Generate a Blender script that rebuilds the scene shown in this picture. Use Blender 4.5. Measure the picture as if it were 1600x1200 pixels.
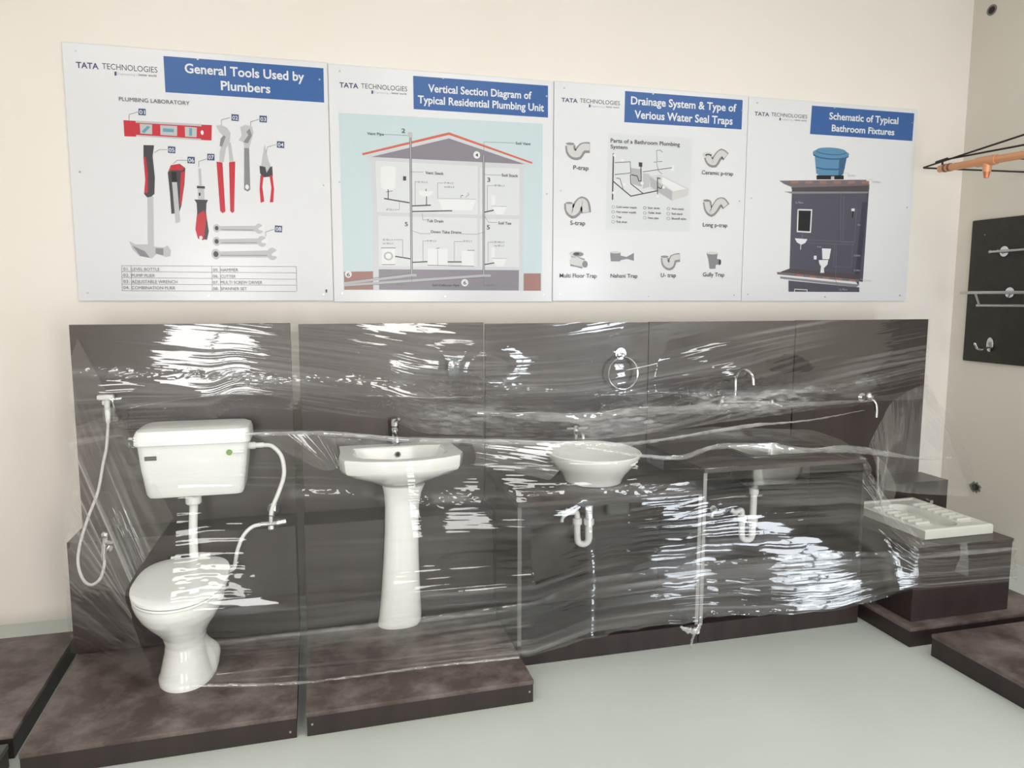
import bpy, bmesh, math, random
import numpy as np
from mathutils import Vector, Matrix

# ------------------------------------------------------------------ scene, camera, light
for o in list(bpy.data.objects):
    bpy.data.objects.remove(o)
S = bpy.context.scene
COL = S.collection
PI = math.pi
random.seed(4)

F_PX, YAW, PITCH, ROLL = 1167.99, 0.260027, 0.117895, 0.00145
CAM_Y, CAM_Z = -4.12824, 1.65
fwd = Vector((math.sin(YAW)*math.cos(PITCH), math.cos(YAW)*math.cos(PITCH), -math.sin(PITCH)))
r0 = Vector((math.cos(YAW), -math.sin(YAW), 0))
u0 = r0.cross(fwd)
rv = r0*math.cos(ROLL) + u0*math.sin(ROLL)
uv = u0*math.cos(ROLL) - r0*math.sin(ROLL)
cam = bpy.data.objects.new('camera', bpy.data.cameras.new('camera'))
COL.objects.link(cam)
cam.matrix_world = Matrix(((rv.x, uv.x, -fwd.x, 0), (rv.y, uv.y, -fwd.y, CAM_Y), (rv.z, uv.z, -fwd.z, CAM_Z), (0, 0, 0, 1)))
cam.data.sensor_width = 36
cam.data.lens = 36*F_PX/1600
cam.data.clip_start = .02
S.camera = cam

W = bpy.data.worlds.new('daylight'); S.world = W; W.use_nodes = True
W.node_tree.nodes['Background'].inputs[0].default_value = (.82, .9, 1, 1)
W.node_tree.nodes['Background'].inputs[1].default_value = 1.0

S.view_settings.view_transform = 'Standard'
S.view_settings.look = 'None'
S.view_settings.exposure = -0.60
S.view_settings.gamma = 1
S.view_settings.use_curve_mapping = False

ROOM_X0, ROOM_X1, ROOM_Y0, ROOM_Z = -3.2, 4.17, -5.2, 3.62
WIN = [(-1.50, -.55), (.58, 1.50), (3.00, 3.66)]      # daylight windows in the wall behind the camera
WIN_Z0, WIN_Z1 = (.30, .30, .02), 2.3             # the third opening is a glazed door
def area(name, loc, sx, sy, power, col, rot):
    l = bpy.data.lights.new(name, 'AREA'); l.shape = 'RECTANGLE'; l.size = sx; l.size_y = sy
    l.energy = power; l.color = col
    o = bpy.data.objects.new(name, l); COL.objects.link(o); o.location = loc; o.rotation_euler = rot
    return o
for k, (a, b) in enumerate(WIN):
    area('window_daylight', ((a+b)/2, ROOM_Y0-.10, (WIN_Z0[k]+WIN_Z1)/2), b-a, WIN_Z1-WIN_Z0[k], (96, 96, 94)[k], ((1, .98, .96), (1, .96, .91), (.88, .94, 1))[k], (PI/2, 0, 0))
for x in (-1.2, 1.2, 3.2):
    area('ceiling_fill_light', (x, -2.6, ROOM_Z-.06), 1.2, .5, 22, (1, .985, .96), (0, 0, 0))  # unseen fill lights, added to brighten the floor and upward faces

# ------------------------------------------------------------------ materials
def lin(c):
    return tuple(((v/255)/12.92 if v/255 <= .04045 else ((v/255+.055)/1.055)**2.4) for v in c)
def mat(name, rgb, rough=.5, metal=0, spec=.5, srgb=True):
    m = bpy.data.materials.new(name); m.use_nodes = True
    b = m.node_tree.nodes['Principled BSDF']
    c = lin(rgb) if srgb else rgb
    b.inputs['Base Color'].default_value = (*c, 1)
    b.inputs['Roughness'].default_value = rough
    b.inputs['Metallic'].default_value = metal
    b.inputs['Specular IOR Level'].default_value = spec
    return m
def nd(m, t, **k):
    n = m.node_tree.nodes.new(t)
    for a, v in k.items():
        if a.startswith('i_'):
            n.inputs[a[2:].replace('_', ' ')].default_value = v
        else: setattr(n, a, v)
    return n
def lk(m, a, b): m.node_tree.links.new(a, b)
def noisy(m, scale, c1, c2, lo=.35, hi=.65, detail=4, bump=0, stretch=(1, 1, 1), rough=None):
    """object-space noise between two colours, optional bump"""
    b = m.node_tree.nodes['Principled BSDF']
    tc = nd(m, 'ShaderNodeTexCoord'); mp = nd(m, 'ShaderNodeMapping'); mp.inputs['Scale'].default_value = stretch
    n = nd(m, 'ShaderNodeTexNoise'); n.inputs['Scale'].default_value = scale; n.inputs['Detail'].default_value = detail
    r = nd(m, 'ShaderNodeValToRGB')
    r.color_ramp.elements[0].position = lo; r.color_ramp.elements[0].color = (*lin(c1), 1)
    r.color_ramp.elements[1].position = hi; r.color_ramp.elements[1].color = (*lin(c2), 1)
    lk(m, tc.outputs['Object'], mp.inputs[0]); lk(m, mp.outputs[0], n.inputs['Vector']); lk(m, n.outputs[0], r.inputs[0]); lk(m, r.outputs[0], b.inputs['Base Color'])
    if bump:
        bp = nd(m, 'ShaderNodeBump'); bp.inputs['Strength'].default_value = bump; bp.inputs['Distance'].default_value = .01
        lk(m, n.outputs[0], bp.inputs['Height']); lk(m, bp.outputs[0], b.inputs['Normal'])
    return m
M = {}
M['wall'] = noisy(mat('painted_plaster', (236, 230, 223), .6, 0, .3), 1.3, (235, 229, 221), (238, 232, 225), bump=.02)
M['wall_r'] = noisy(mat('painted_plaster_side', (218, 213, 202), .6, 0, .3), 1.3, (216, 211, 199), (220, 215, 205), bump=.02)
M['floor'] = noisy(mat('polished_floor', (190, 195, 184), .3, 0, .4), .9, (193, 199, 193), (204, 209, 204), .3, .7, 3)
M['ceil'] = mat('ceiling_white', (240, 240, 236), .8, 0, .2)
def platform_mat(name):
    m = mat(name, (72, 56, 54), .42, 0, .35)
    b = m.node_tree.nodes['Principled BSDF']
    tc = nd(m, 'ShaderNodeTexCoord')
    n1 = nd(m, 'ShaderNodeTexNoise'); n1.inputs['Scale'].default_value = 4.5; n1.inputs['Detail'].default_value = 7; n1.inputs['Roughness'].default_value = .68
    r1 = nd(m, 'ShaderNodeValToRGB')
    r1.color_ramp.elements[0].position = .42; r1.color_ramp.elements[0].color = (*lin((76, 65, 62)), 1)
    r1.color_ramp.elements[1].position = .78; r1.color_ramp.elements[1].color = (*lin((140, 130, 126)), 1)
    lk(m, tc.outputs['Object'], n1.inputs['Vector']); lk(m, n1.outputs[0], r1.inputs[0]); lk(m, r1.outputs[0], b.inputs['Base Color'])
    return m
M['platform'] = platform_mat('brown_laminate_dusty')
M['lam'] = noisy(mat('brown_laminate', (64, 50, 48), .38, 0, .4), 9, (43, 35, 35), (52, 43, 42), stretch=(1, 1, .15))
M['board'] = noisy(mat('board_laminate', (66, 54, 52), .33, 0, .45), 7, (56, 47, 46), (64, 55, 53), stretch=(1, 1, .2))
M['greytop'] = noisy(mat('grey_green_laminate', (86, 90, 84), .45, 0, .4), 6, (80, 84, 78), (92, 96, 90))
M['edge'] = mat('pale_edge_band', (138, 136, 134), .5)
M['edge2'] = mat('darker_edge_band', (92, 90, 89), .5)  # darker tone of the edge band, for the leftmost side panel
M['gapdark'] = mat('dark_shadow_board', (30, 24, 24), .6)
M['ceramic'] = mat('white_ceramic', (236, 237, 234), .08, 0, .5)
M['ceramic2'] = mat('cream_ceramic', (206, 206, 198), .2, 0, .5)
M['plastic'] = mat('white_plastic', (238, 240, 238), .22, 0, .5)
M['pipe'] = mat('white_pipe_plastic', (228, 228, 226), .3)
M['chrome'] = mat('chrome', (215, 215, 218), .08, 1)
M['satin'] = mat('satin_steel', (190, 190, 188), .28, 1)
M['green'] = mat('green_button', (112, 158, 62), .3)
M['dark'] = mat('dark_hole', (38, 36, 34), .7)
M['grey'] = mat('grey_plastic', (120, 118, 112), .5)
M['black'] = noisy(mat('black_board_paint', (46, 43, 40), .5, 0, .35), 14, (44, 41, 38), (50, 47, 43))
M['copper'] = mat('copper_paint', (222, 160, 118), .35, .25)
M['copper2'] = mat('copper_red', (206, 122, 84), .3, .3)
M['rod'] = mat('dark_wire', (52, 48, 44), .5, .4)
M['bindtape'] = mat('brown_tape', (120, 88, 78), .5)
M['frame'] = mat('window_frame', (225, 225, 222), .4)

# ------------------------------------------------------------------ mesh helpers
def tag(o, label=None, cat=None, group=None, kind=None):
    if label: o['label'] = label
    if cat: o['category'] = cat
    if group: o['group'] = group
    if kind: o['kind'] = kind
    return o
def thing(name, label, cat, loc=(0, 0, 0), group=None):
    o = bpy.data.objects.new(name, None); COL.objects.link(o); o.location = loc
    o.empty_display_size = .05
    return tag(o, label, cat, group)
def sharp(me, ang=35):
    for p in me.polygons: p.use_smooth = True
    me.set_sharp_from_angle(angle=math.radians(ang))
def finish(name, bm, m, parent=None, smooth=True, ang=35):
    """world-space bmesh -> one linked mesh object; the origin goes to the piece's own centre"""
    me = bpy.data.meshes.new(name)
    bmesh.ops.recalc_face_normals(bm, faces=bm.faces)
    bm.to_mesh(me); bm.free()
    co = np.empty(len(me.vertices)*3, 'f'); me.vertices.foreach_get('co', co); co = co.reshape(-1, 3)
    c = (co.min(0)+co.max(0))/2; c[2] = co[:, 2].min()
    me.vertices.foreach_set('co', (co-c).astype('f').ravel())
    ms = m if isinstance(m, (list, tuple)) else [m]
    for k in ms: me.materials.append(k)
    if smooth: sharp(me, ang)
    o = bpy.data.objects.new(name, me); COL.objects.link(o)
    if parent:
        o.parent = parent
        o.location = Vector([float(v) for v in c]) - Vector(parent_world(parent))
    else: o.location = [float(v) for v in c]
    me.update()
    return o
def parent_world(p):
    v = Vector(p.location)
    while p.parent:
        p = p.parent; v += Vector(p.location)
    return v
def box(bm, x0, x1, y0, y1, z0, z1, bev=0, seg=2, mi=0):
    r = bmesh.ops.create_cube(bm, size=1, matrix=Matrix.Translation(((x0+x1)/2, (y0+y1)/2, (z0+z1)/2)) @ Matrix.Diagonal((abs(x1-x0), abs(y1-y0), abs(z1-z0), 1)))
    fs = list({f for v in r['verts'] for f in v.link_faces})
    for f in fs: f.material_index = mi
    if bev:
        es = list({e for v in r['verts'] for e in v.link_edges})
        bmesh.ops.bevel(bm, geom=es, offset=bev, segments=seg, affect='EDGES', profile=.5, material=-1)
def prism(bm, pts, z0, z1, bev=0):
    a = [bm.verts.new((x, y, z0)) for x, y in pts]; b = [bm.verts.new((x, y, z1)) for x, y in pts]
    n = len(pts); fs = [bm.faces.new(a[::-1]), bm.faces.new(b)]
    for i in range(n): fs.append(bm.faces.new((a[i], a[(i+1) % n], b[(i+1) % n], b[i])))
    if bev:
        es = list({e for f in fs for e in f.edges})
        bmesh.ops.bevel(bm, geom=es, offset=bev, segments=2, affect='EDGES', profile=.5)
def loft(bm, rings, cap0=True, cap1=True):
    R = [[bm.verts.new(p) for p in r] for r in rings]; n = len(R[0])
    for a, b in zip(R, R[1:]):
        for i in range(n): bm.faces.new((a[i], a[(i+1) % n], b[(i+1) % n], b[i]))
    if cap0: bm.faces.new(R[0][::-1])
    if cap1: bm.faces.new(R[-1])
    return R
def circ(cx, cy, z, rx, ry=None, n=32, p=2.0):
    ry = ry or rx; out = []
    for i in range(n):
        t = 2*PI*i/n; c, s = math.cos(t), math.sin(t)
        out.append((cx+rx*math.copysign(abs(c)**(2/p), c), cy+ry*math.copysign(abs(s)**(2/p), s), z))
    return out
def lathe(bm, cx, cy, prof, n=28, cap0=True, cap1=True):
    return loft(bm, [circ(cx, cy, z, max(r, .0004), n=n) for r, z in prof], cap0, cap1)
def catmull(pts, k=8):
    P = [Vector(p) for p in pts]; P = [P[0]*2-P[1]]+P+[P[-1]*2-P[-2]]; out = []
    for i in range(1, len(P)-2):
        a, b, c, d = P[i-1:i+3]
        for j in range(k):
            t = j/k
            out.append(.5*((2*b)+(c-a)*t+(2*a-5*b+4*c-d)*t*t+(3*b-a-3*c+d)*t**3))
    out.append(P[-2]); return out
def tube(bm, pts, r, n=10, smooth=0, cap=True):
    """round tube; r a number or a list per point"""
    P = catmull(pts, smooth) if smooth else [Vector(p) for p in pts]
    if isinstance(r, (list, tuple)):
        rr = np.interp(np.linspace(0, 1, len(P)), np.linspace(0, 1, len(r)), r)
    else: rr = [r]*len(P)
    up = None; rings = []
    for i, p in enumerate(P):
        d = (P[min(i+1, len(P)-1)]-P[max(i-1, 0)]).normalized()
        if up is None:
            up = Vector((0, 0, 1)) if abs(d.z) < .9 else Vector((0, 1, 0))
        s = d.cross(up).normalized(); up = s.cross(d).normalized()
        rings.append([tuple(p+(s*math.cos(2*PI*j/n)+up*math.sin(2*PI*j/n))*float(rr[i])) for j in range(n)])
    loft(bm, rings, cap, cap)
def cyl(bm, a, b, r, n=16, r2=None): tube(bm, [a, b], [r, r if r2 is None else r2], n)
def ball(bm, c, r, s=(1, 1, 1), u=16, v=10):
    bmesh.ops.create_uvsphere(bm, u_segments=u, v_segments=v, radius=r, matrix=Matrix.Translation(c) @ Matrix.Diagonal((*s, 1)))
def NB(): return bmesh.new()
def simple_box(name, m, parent, *a, **k):
    bm = NB(); box(bm, *a, **k); return finish(name, bm, m, parent)

# poster art: millimetres on each sheet (p polygon, l line, c disc, t text)
POSTERS = [
 [
  ('p','blue',[(444,1186),(1201,1186),(1200,1016),(445,1016)]),
  ('t','white','General Tools Used by',538,1104,1115,44,2),
  ('t','white','Plumbers',702,937,1045,43,2),
  ('t','purple','TATA',58,155,1102,27,2),
  ('t','dark','TECHNOLOGIES',170,414,1105,27,0),
  ('p','purple',[(223,1096),(232,1097),(231,1078),(222,1078)]),
  ('t','light','Engineering a',235,325,1083,11,0),
  ('t','dark','better world',329,408,1085,11,1),
  ('t','dark','PLUMBING LABORATORY',236,553,961,19,0),
  ('p','steel',[(304,873),(603,874),(600,795),(300,799)]),
  ('p','red',[(250,872),(304,872),(304,863),(603,863),(603,871),(652,872),(647,797),(598,797),(598,803),(303,806),(302,797),(250,796)]),
  ('p','steel',[(322,859),(377,859),(375,812),(322,813)]),
  ('p','steel',[(414,858),(491,858),(488,810),(413,811)]),
  ('p','steel',[(526,857),(581,856),(578,809),(525,809)]),
  ('p','teal',[(327,822),(356,852),(368,846),(341,816)]),
  ('p','teal',[(425,844),(475,843),(474,827),(424,827)]),
  ('p','teal',[(546,852),(559,852),(557,815),(544,816)]),
  ('c','white',605,833,7,11),
  ('p','steel',[(671,869),(693,876),(723,863),(738,837),(732,793),(714,763),(700,694),(679,693),(683,744),(708,817),(684,842)]),
  ('p','steeldark',[(690,808),(705,826),(715,819),(695,768),(684,773)]),
  ('p','steel',[(723,792),(737,793),(748,696),(728,695)]),
  ('p','red',[(666,695),(694,692),(698,450),(684,441),(673,453)]),
  ('p','red',[(725,694),(755,700),(740,451),(730,443),(721,454)]),
  ('p','steel',[(785,870),(811,882),(842,877),(848,845),(833,798),(823,763),(800,762),(799,796),(775,804),(791,830)]),
  ('p','steeldark',[(797,796),(823,832),(814,849),(830,865),(840,833),(819,792)]),
  ('p','steeldark',[(800,768),(824,769),(822,563),(810,553),(792,562)]),
  ('c','white',807,576,9,12),
  ('p','steel',[(900,793),(915,715),(925,686),(909,645),(893,644),(879,684),(887,731)]),
  ('p','dark',[(871,684),(899,679),(904,650),(922,680),(933,684),(934,634),(883,626),(872,649)]),
  ('p','red',[(874,637),(889,636),(881,579),(888,506),(870,499),(867,567)]),
  ('p','red',[(918,637),(932,640),(938,570),(932,504),(915,503),(925,575)]),
  ('p','dark',[(333,759),(381,760),(372,707),(377,606),(371,526),(343,500),(324,524),(333,581),(330,694)]),
  ('p','red',[(330,699),(340,705),(346,627),(341,531),(324,527),(334,604)]),
  ('p','steel',[(338,508),(365,514),(356,268),(328,267)]),
  ('p','steel',[(244,294),(273,278),(326,279),(363,268),(401,265),(418,275),(433,252),(429,223),(409,217),(367,233),(344,210),(286,221),(256,255)]),
  ('p','steeldark',[(257,272),(314,244),(334,213),(291,221)]),
  ('p','steeldark',[(363,262),(399,260),(397,226),(362,234)]),
  ('p','dark',[(437,631),(453,668),(494,677),(519,657),(511,577),(492,473),(480,438),(444,431),(442,528)]),
  ('p','red',[(441,636),(455,668),(494,676),(515,657),(506,645),(457,645)]),
  ('p','red',[(497,633),(517,643),(497,496),(484,467)]),
  ('p','steel',[(454,586),(477,587),(483,392),(461,385)]),
  ('p','black',[(454,636),(476,637),(477,587),(454,586)]),
  ('p','steel',[(579,657),(591,658),(592,574),(580,574)]),
  ('p','dark',[(569,573),(606,572),(606,560),(568,560)]),
  ('p','steel',[(572,558),(602,559),(602,504),(571,505)]),
  ('p','black',[(576,539),(584,539),(583,524),(576,524)]),
  ('p','dark',[(554,505),(618,505),(610,488),(606,442),(615,349),(605,307),(562,312),(552,359),(564,440),(564,487)]),
  ('p','red',[(564,429),(596,453),(607,418),(589,304),(562,312),(552,359)]),
  ('c','white',576,317,8,9),
  ('p','steel',[(653,376),(857,383),(856,354),(652,353)]),
  ('c','steel',653,366,17,21),
  ('c','dark',653,366,9,11),
  ('c','steel',857,368,20,26),
  ('p','white',[(854,371),(885,389),(884,356),(854,363)]),
  ('l','steeldark',4,[(675,359),(831,361)]),
  ('p','steel',[(650,311),(870,320),(869,289),(649,286)]),
  ('c','steel',650,300,18,23),
  ('c','dark',650,300,10,12),
  ('c','steel',869,304,23,28),
  ('p','white',[(867,307),(900,327),(899,291),(867,298)]),
  ('l','steeldark',4,[(672,293),(844,297)]),
  ('p','steel',[(645,249),(918,259),(917,223),(643,220)]),
  ('c','steel',644,236,21,27),
  ('c','dark',644,236,12,15),
  ('c','steel',918,241,26,32),
  ('p','white',[(916,243),(954,266),(952,225),(915,233)]),
  ('l','steeldark',4,[(666,230),(892,233)]),
  ('p','navy',[(320,931),(352,931),(351,900),(318,900)]),
  ('t','white','01',323,348,905,19,1),
  ('l','dark',2,[(275,873),(277,900),(317,915)]),
  ('p','navy',[(746,931),(781,930),(779,898),(745,899)]),
  ('t','white','02',750,776,904,19,1),
  ('l','dark',2,[(697,875),(698,900),(739,913)]),
  ('p','navy',[(880,932),(916,932),(914,899),(879,900)]),
  ('t','white','03',884,911,905,19,1),
  ('l','dark',2,[(836,879),(836,898),(876,913)]),
  ('p','navy',[(960,810),(996,810),(995,777),(959,778)]),
  ('t','white','04',964,992,783,20,1),
  ('l','dark',2,[(905,750),(914,779),(955,793)]),
  ('p','navy',[(444,759),(478,758),(476,726),(443,727)]),
  ('t','white','05',447,473,732,19,1),
  ('l','dark',2,[(381,725),(403,740),(440,742)]),
  ('p','navy',[(532,713),(565,713),(564,681),(530,681)]),
  ('t','white','06',535,561,686,20,1),
  ('l','dark',2,[(464,675),(484,694),(530,695)]),
  ('p','navy',[(624,732),(658,732),(657,700),(623,700)]),
  ('t','white','07',628,654,705,20,1),
  ('l','dark',2,[(582,665),(583,692),(620,706)]),
  ('p','navy',[(936,387),(972,385),(970,352),(934,353)]),
  ('t','white','08',939,967,359,20,1),
  ('l','dark',2,[(888,329),(889,352),(931,367)]),
  ('l','grey',2,[(204,173),(1035,177)]),
  ('l','grey',2,[(202,144),(1034,145)]),
  ('l','grey',2,[(200,114),(1033,112)]),
  ('l','grey',2,[(199,82),(1032,81)]),
  ('l','grey',2,[(197,50),(1031,48)]),
  ('l','grey',2,[(204,173),(200,48)]),
  ('l','grey',2,[(246,174),(243,48)]),
  ('l','grey',2,[(621,176),(619,49)]),
  ('l','grey',2,[(661,176),(659,49)]),
  ('l','grey',2,[(1035,178),(1035,50)]),
  ('t','grey','01.',211,238,149,15,0),
  ('t','grey','LEVEL BOTTLE',249,376,149,15,0),
  ('t','grey','05.',627,654,149,15,0),
  ('t','grey','HAMMER',664,748,149,16,0),
  ('t','grey','02.',209,237,119,15,0),
  ('t','grey','PUMP PLIER',247,354,118,15,0),
  ('t','grey','06.',625,652,117,16,0),
  ('t','grey','CUTTER',663,735,117,15,0),
  ('t','grey','03.',208,235,88,15,0),
  ('t','grey','ADJUSTABLE WRENCH',246,456,87,16,0),
  ('t','grey','07.',624,651,86,15,0),
  ('t','grey','MULTI SCREW DRIVER',661,864,86,16,0),
  ('t','grey','04.',206,234,58,15,0),
  ('t','grey','COMBINATION PLIER',244,445,57,15,0),
  ('t','grey','08.',623,650,54,16,0),
  ('t','grey','SPANNER SET',660,787,54,16,0),
  ('t','dark','1',1181,1189,43,17,0),
 ],
 [
  ('p','blue',[(439,1183),(1188,1185),(1189,1014),(440,1013)]),
  ('t','white','Vertical Section Diagram of',519,1093,1107,39,2),
  ('t','white','Typical Residential Plumbing Unit',463,1165,1046,39,2),
  ('t','purple','TATA',57,153,1098,25,2),
  ('t','dark','TECHNOLOGIES',167,407,1101,25,0),
  ('p','purple',[(220,1093),(229,1094),(229,1077),(220,1076)]),
  ('t','light','Engineering a',232,321,1081,10,0),
  ('t','dark','better world',325,402,1083,10,1),
  ('p','sky',[(50,970),(1159,979),(1159,55),(54,56)]),
  ('p','brick',[(56,153),(211,157),(209,59),(56,58)]),
  ('p','brick',[(1051,153),(1152,154),(1153,56),(1051,56)]),
  ('p','house',[(188,759),(629,884),(1086,756),(1077,735),(1049,734),(1045,59),(209,59),(212,736),(187,738)]),
  ('p','cream',[(236,734),(785,731),(784,473),(240,472)]),
  ('p','cream',[(800,726),(1024,732),(1025,474),(799,474)]),
  ('p','cream',[(242,450),(784,453),(783,190),(241,184)]),
  ('p','cream',[(799,450),(1025,453),(1023,188),(798,188)]),
  ('p','purplegrey',[(212,755),(629,872),(1058,755)]),
  ('p','purplegrey',[(240,168),(1023,171),(1022,57),(240,59)]),
  ('p','roof',[(164,771),(629,904),(1100,768),(1097,759),(629,890),(168,761)]),
  ('l','white',2,[(236,734),(785,731),(784,473),(240,472),(236,734)]),
  ('l','grey',14,[(421,887),(417,144)]),
  ('l','light',6,[(421,887),(417,144)]),
  ('l','grey',14,[(821,792),(819,147)]),
  ('l','light',6,[(821,792),(819,147)]),
  ('p','steel',[(407,894),(432,893),(432,865),(407,865)]),
  ('l','dark',7,[(275,542),(411,524)]),
  ('l','dark',7,[(425,508),(526,515)]),
  ('l','dark',7,[(424,478),(644,489)]),
  ('l','dark',7,[(329,238),(412,226)]),
  ('l','dark',7,[(420,207),(505,212)]),
  ('l','dark',7,[(615,212),(695,213)]),
  ('l','dark',7,[(823,486),(878,499)]),
  ('l','dark',7,[(822,200),(881,210)]),
  ('l','light',14,[(57,92),(417,138),(443,138)]),
  ('l','light',14,[(57,81),(819,139),(859,139)]),
  ('l','grey',3,[(57,103),(417,147)]),
  ('l','grey',3,[(57,74),(819,129)]),
  ('p','white',[(260,702),(278,711),(323,711),(340,703),(335,600),(321,588),(276,589),(260,602)]),
  ('l','dark',5,[(298,590),(297,541)]),
  ('l','dark',3,[(287,576),(321,583)]),
  ('p','white',[(460,588),(541,589),(527,568),(510,562),(486,561),(469,567)]),
  ('l','dark',5,[(503,561),(502,514)]),
  ('l','dark',4,[(501,601),(501,588)]),
  ('p','white',[(564,554),(777,557),(757,495),(591,490)]),
  ('l','grey',2,[(564,552),(777,555)]),
  ('l','dark',3,[(691,559),(694,572),(706,573)]),
  ('l','dark',2,[(718,563),(737,579),(730,590)]),
  ('p','white',[(259,278),(329,280),(328,192),(257,191)]),
  ('c','light',293,239,25,23),
  ('c','white',293,239,16,15),
  ('l','dark',3,[(254,282),(333,283)]),
  ('l','dark',3,[(257,193),(328,194)]),
  ('p','white',[(505,283),(618,282),(615,193),(504,193)]),
  ('l','grey',2,[(561,278),(561,192)]),
  ('l','dark',3,[(553,283),(571,287)]),
  ('p','white',[(694,274),(764,275),(764,191),(694,192)]),
  ('l','dark',3,[(726,277),(767,277)]),
  ('l','dark',3,[(504,193),(764,190)]),
  ('p','white',[(863,580),(884,578),(884,526),(863,525)]),
  ('p','white',[(867,523),(952,523),(942,495),(930,476),(893,475),(878,499)]),
  ('l','grey',2,[(867,521),(952,521)]),
  ('p','white',[(863,296),(883,294),(883,241),(862,241)]),
  ('p','white',[(866,238),(952,237),(942,209),(930,189),(893,189),(877,214)]),
  ('l','grey',2,[(866,236),(952,235)]),
  ('t','dark','1',378,394,640,22,1),
  ('t','dark','5',384,400,400,22,1),
  ('t','dark','3',840,857,651,23,1),
  ('t','dark','5',837,854,393,24,1),
  ('t','dark','2',374,393,887,22,1),
  ('c','white',782,792,19,20),
  ('t','dark','4',774,790,782,19,1),
  ('c','white',79,140,18,19),
  ('t','dark','6',71,87,129,19,1),
  ('c','white',711,99,20,20),
  ('t','dark','6',703,720,89,20,1),
  ('t','dark','Vent Pipe',193,281,867,14,1),
  ('t','dark','Vent Stack',498,598,678,15,1),
  ('t','dark','Soil Stack',922,1016,683,15,1),
  ('t','dark','Soil Vent',1002,1088,859,14,1),
  ('t','dark','Tub Drain',502,593,424,15,1),
  ('t','dark','Down Take Drains',525,693,366,15,1),
  ('t','dark','Soil Tee',902,977,422,15,1),
  ('t','dark','Soil Collector Pipe',530,679,79,12,1),
  ('t','grey','Ø 32 x 3',458,508,631,9,0),
  ('t','grey','Ø 40 x 3',600,649,632,9,0),
  ('t','grey','ou 50 x 3',600,654,611,9,0),
  ('t','grey','Ø 32 x 3',286,337,481,9,0),
  ('t','grey','Ø 100 x 3',881,937,628,10,0),
  ('t','grey','Ø 40 x 3',265,316,321,9,0),
  ('t','grey','ou 50 x 3',265,319,302,9,0),
  ('t','grey','Ø 40 x 3',501,552,320,9,0),
  ('t','grey','Ø 32 x 3',704,752,322,9,0),
  ('t','grey','Ø 100 x 3',881,937,321,9,0),
  ('t','grey','ou 90 x 3',881,935,301,9,0),
  ('t','grey','Ø 100 x 3',333,391,82,9,0),
  ('t','grey','Ø 100 x 3',838,893,81,9,0),
  ('l','grey',2,[(284,874),(407,875)]),
  ('l','grey',2,[(418,686),(489,688)]),
  ('l','grey',2,[(821,689),(918,690)]),
  ('l','grey',2,[(822,812),(822,863),(996,867)]),
  ('l','grey',2,[(479,470),(481,436),(500,434)]),
  ('l','grey',2,[(418,378),(466,362),(522,363)]),
  ('l','grey',2,[(695,365),(780,365),(820,378)]),
  ('l','grey',2,[(823,468),(847,432),(896,432)]),
  ('l','grey',2,[(441,509),(442,636),(456,636)]),
  ('l','grey',2,[(564,552),(565,634),(595,635)]),
  ('l','grey',2,[(356,528),(356,487),(340,486)]),
  ('l','grey',2,[(841,492),(841,631),(878,632)]),
  ('l','grey',2,[(370,229),(371,327),(322,326)]),
  ('l','grey',2,[(480,213),(481,322),(499,323)]),
  ('l','grey',2,[(653,212),(654,323),(699,324)]),
  ('l','grey',2,[(844,212),(844,322),(877,323)]),
  ('l','grey',2,[(417,132),(416,92)]),
  ('l','grey',2,[(819,135),(819,84),(834,85)]),
 ],
 [
  ('p','blue',[(426,1188),(1182,1188),(1181,1018),(424,1016)]),
  ('t','white','Drainage System & Type of',463,1141,1118,43,2),
  ('t','white','Verious Water Seal Traps',487,1119,1042,44,2),
  ('t','purple','TATA',44,140,1104,22,2),
  ('t','dark','TECHNOLOGIES',154,395,1107,23,0),
  ('p','purple',[(208,1100),(217,1100),(217,1085),(208,1084)]),
  ('t','light','Engineering a',220,309,1088,9,0),
  ('t','dark','better world',313,390,1090,9,1),
  ('p','cream',[(327,950),(858,948),(858,411),(322,409)]),
  ('t','dark','Parts of a Bathroom Plumbing',342,777,899,22,1),
  ('t','dark','System',342,446,866,21,1),
  ('p','pvc',[(587,722),(659,733),(846,659),(838,618),(736,586),(598,649)]),
  ('p','white',[(671,720),(826,658),(744,641),(666,686)]),
  ('p','light',[(587,722),(737,638),(736,586),(597,661)]),
  ('p','light',[(471,762),(539,759),(541,659),(479,673)]),
  ('p','steel',[(546,737),(589,733),(591,660),(548,648)]),
  ('l','dark',9,[(361,840),(360,579)]),
  ('l','dark',7,[(359,685),(474,603),(642,640),(640,713),(659,710)]),
  ('l','dark',4,[(370,788),(466,797),(471,734),(371,721)]),
  ('l','dark',4,[(545,743),(740,777)]),
  ('l','dark',6,[(468,725),(473,673),(552,620)]),
  ('l','dark',6,[(532,792),(537,692),(522,691),(511,719),(471,725)]),
  ('l','dark',4,[(380,702),(404,700),(424,643)]),
  ('l','dark',3,[(634,808),(630,869),(655,871),(668,860)]),
  ('l','dark',3,[(613,802),(669,808)]),
  ('l','dark',3,[(631,802),(645,753),(668,737)]),
  ('p','dark',[(519,797),(542,796),(542,771),(520,772)]),
  ('l','dark',6,[(643,619),(641,662),(663,652),(673,669)]),
  ('c','white',418,803,10,9),
  ('c','white',737,782,10,9),
  ('c','white',737,764,11,9),
  ('c','white',368,829,9,9),
  ('c','white',366,619,9,8),
  ('c','white',432,668,10,9),
  ('c','white',681,662,10,9),
  ('c','white',644,608,10,9),
  ('c','white',543,679,10,9),
  ('c','grey',365,538,9,9),
  ('c','cream',365,538,7,7),
  ('t','dark','Cold water supply',383,513,534,11,1),
  ('c','grey',365,510,10,9),
  ('c','cream',365,510,7,7),
  ('t','dark','Hot water supply',384,509,506,11,1),
  ('c','grey',366,482,9,9),
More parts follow.
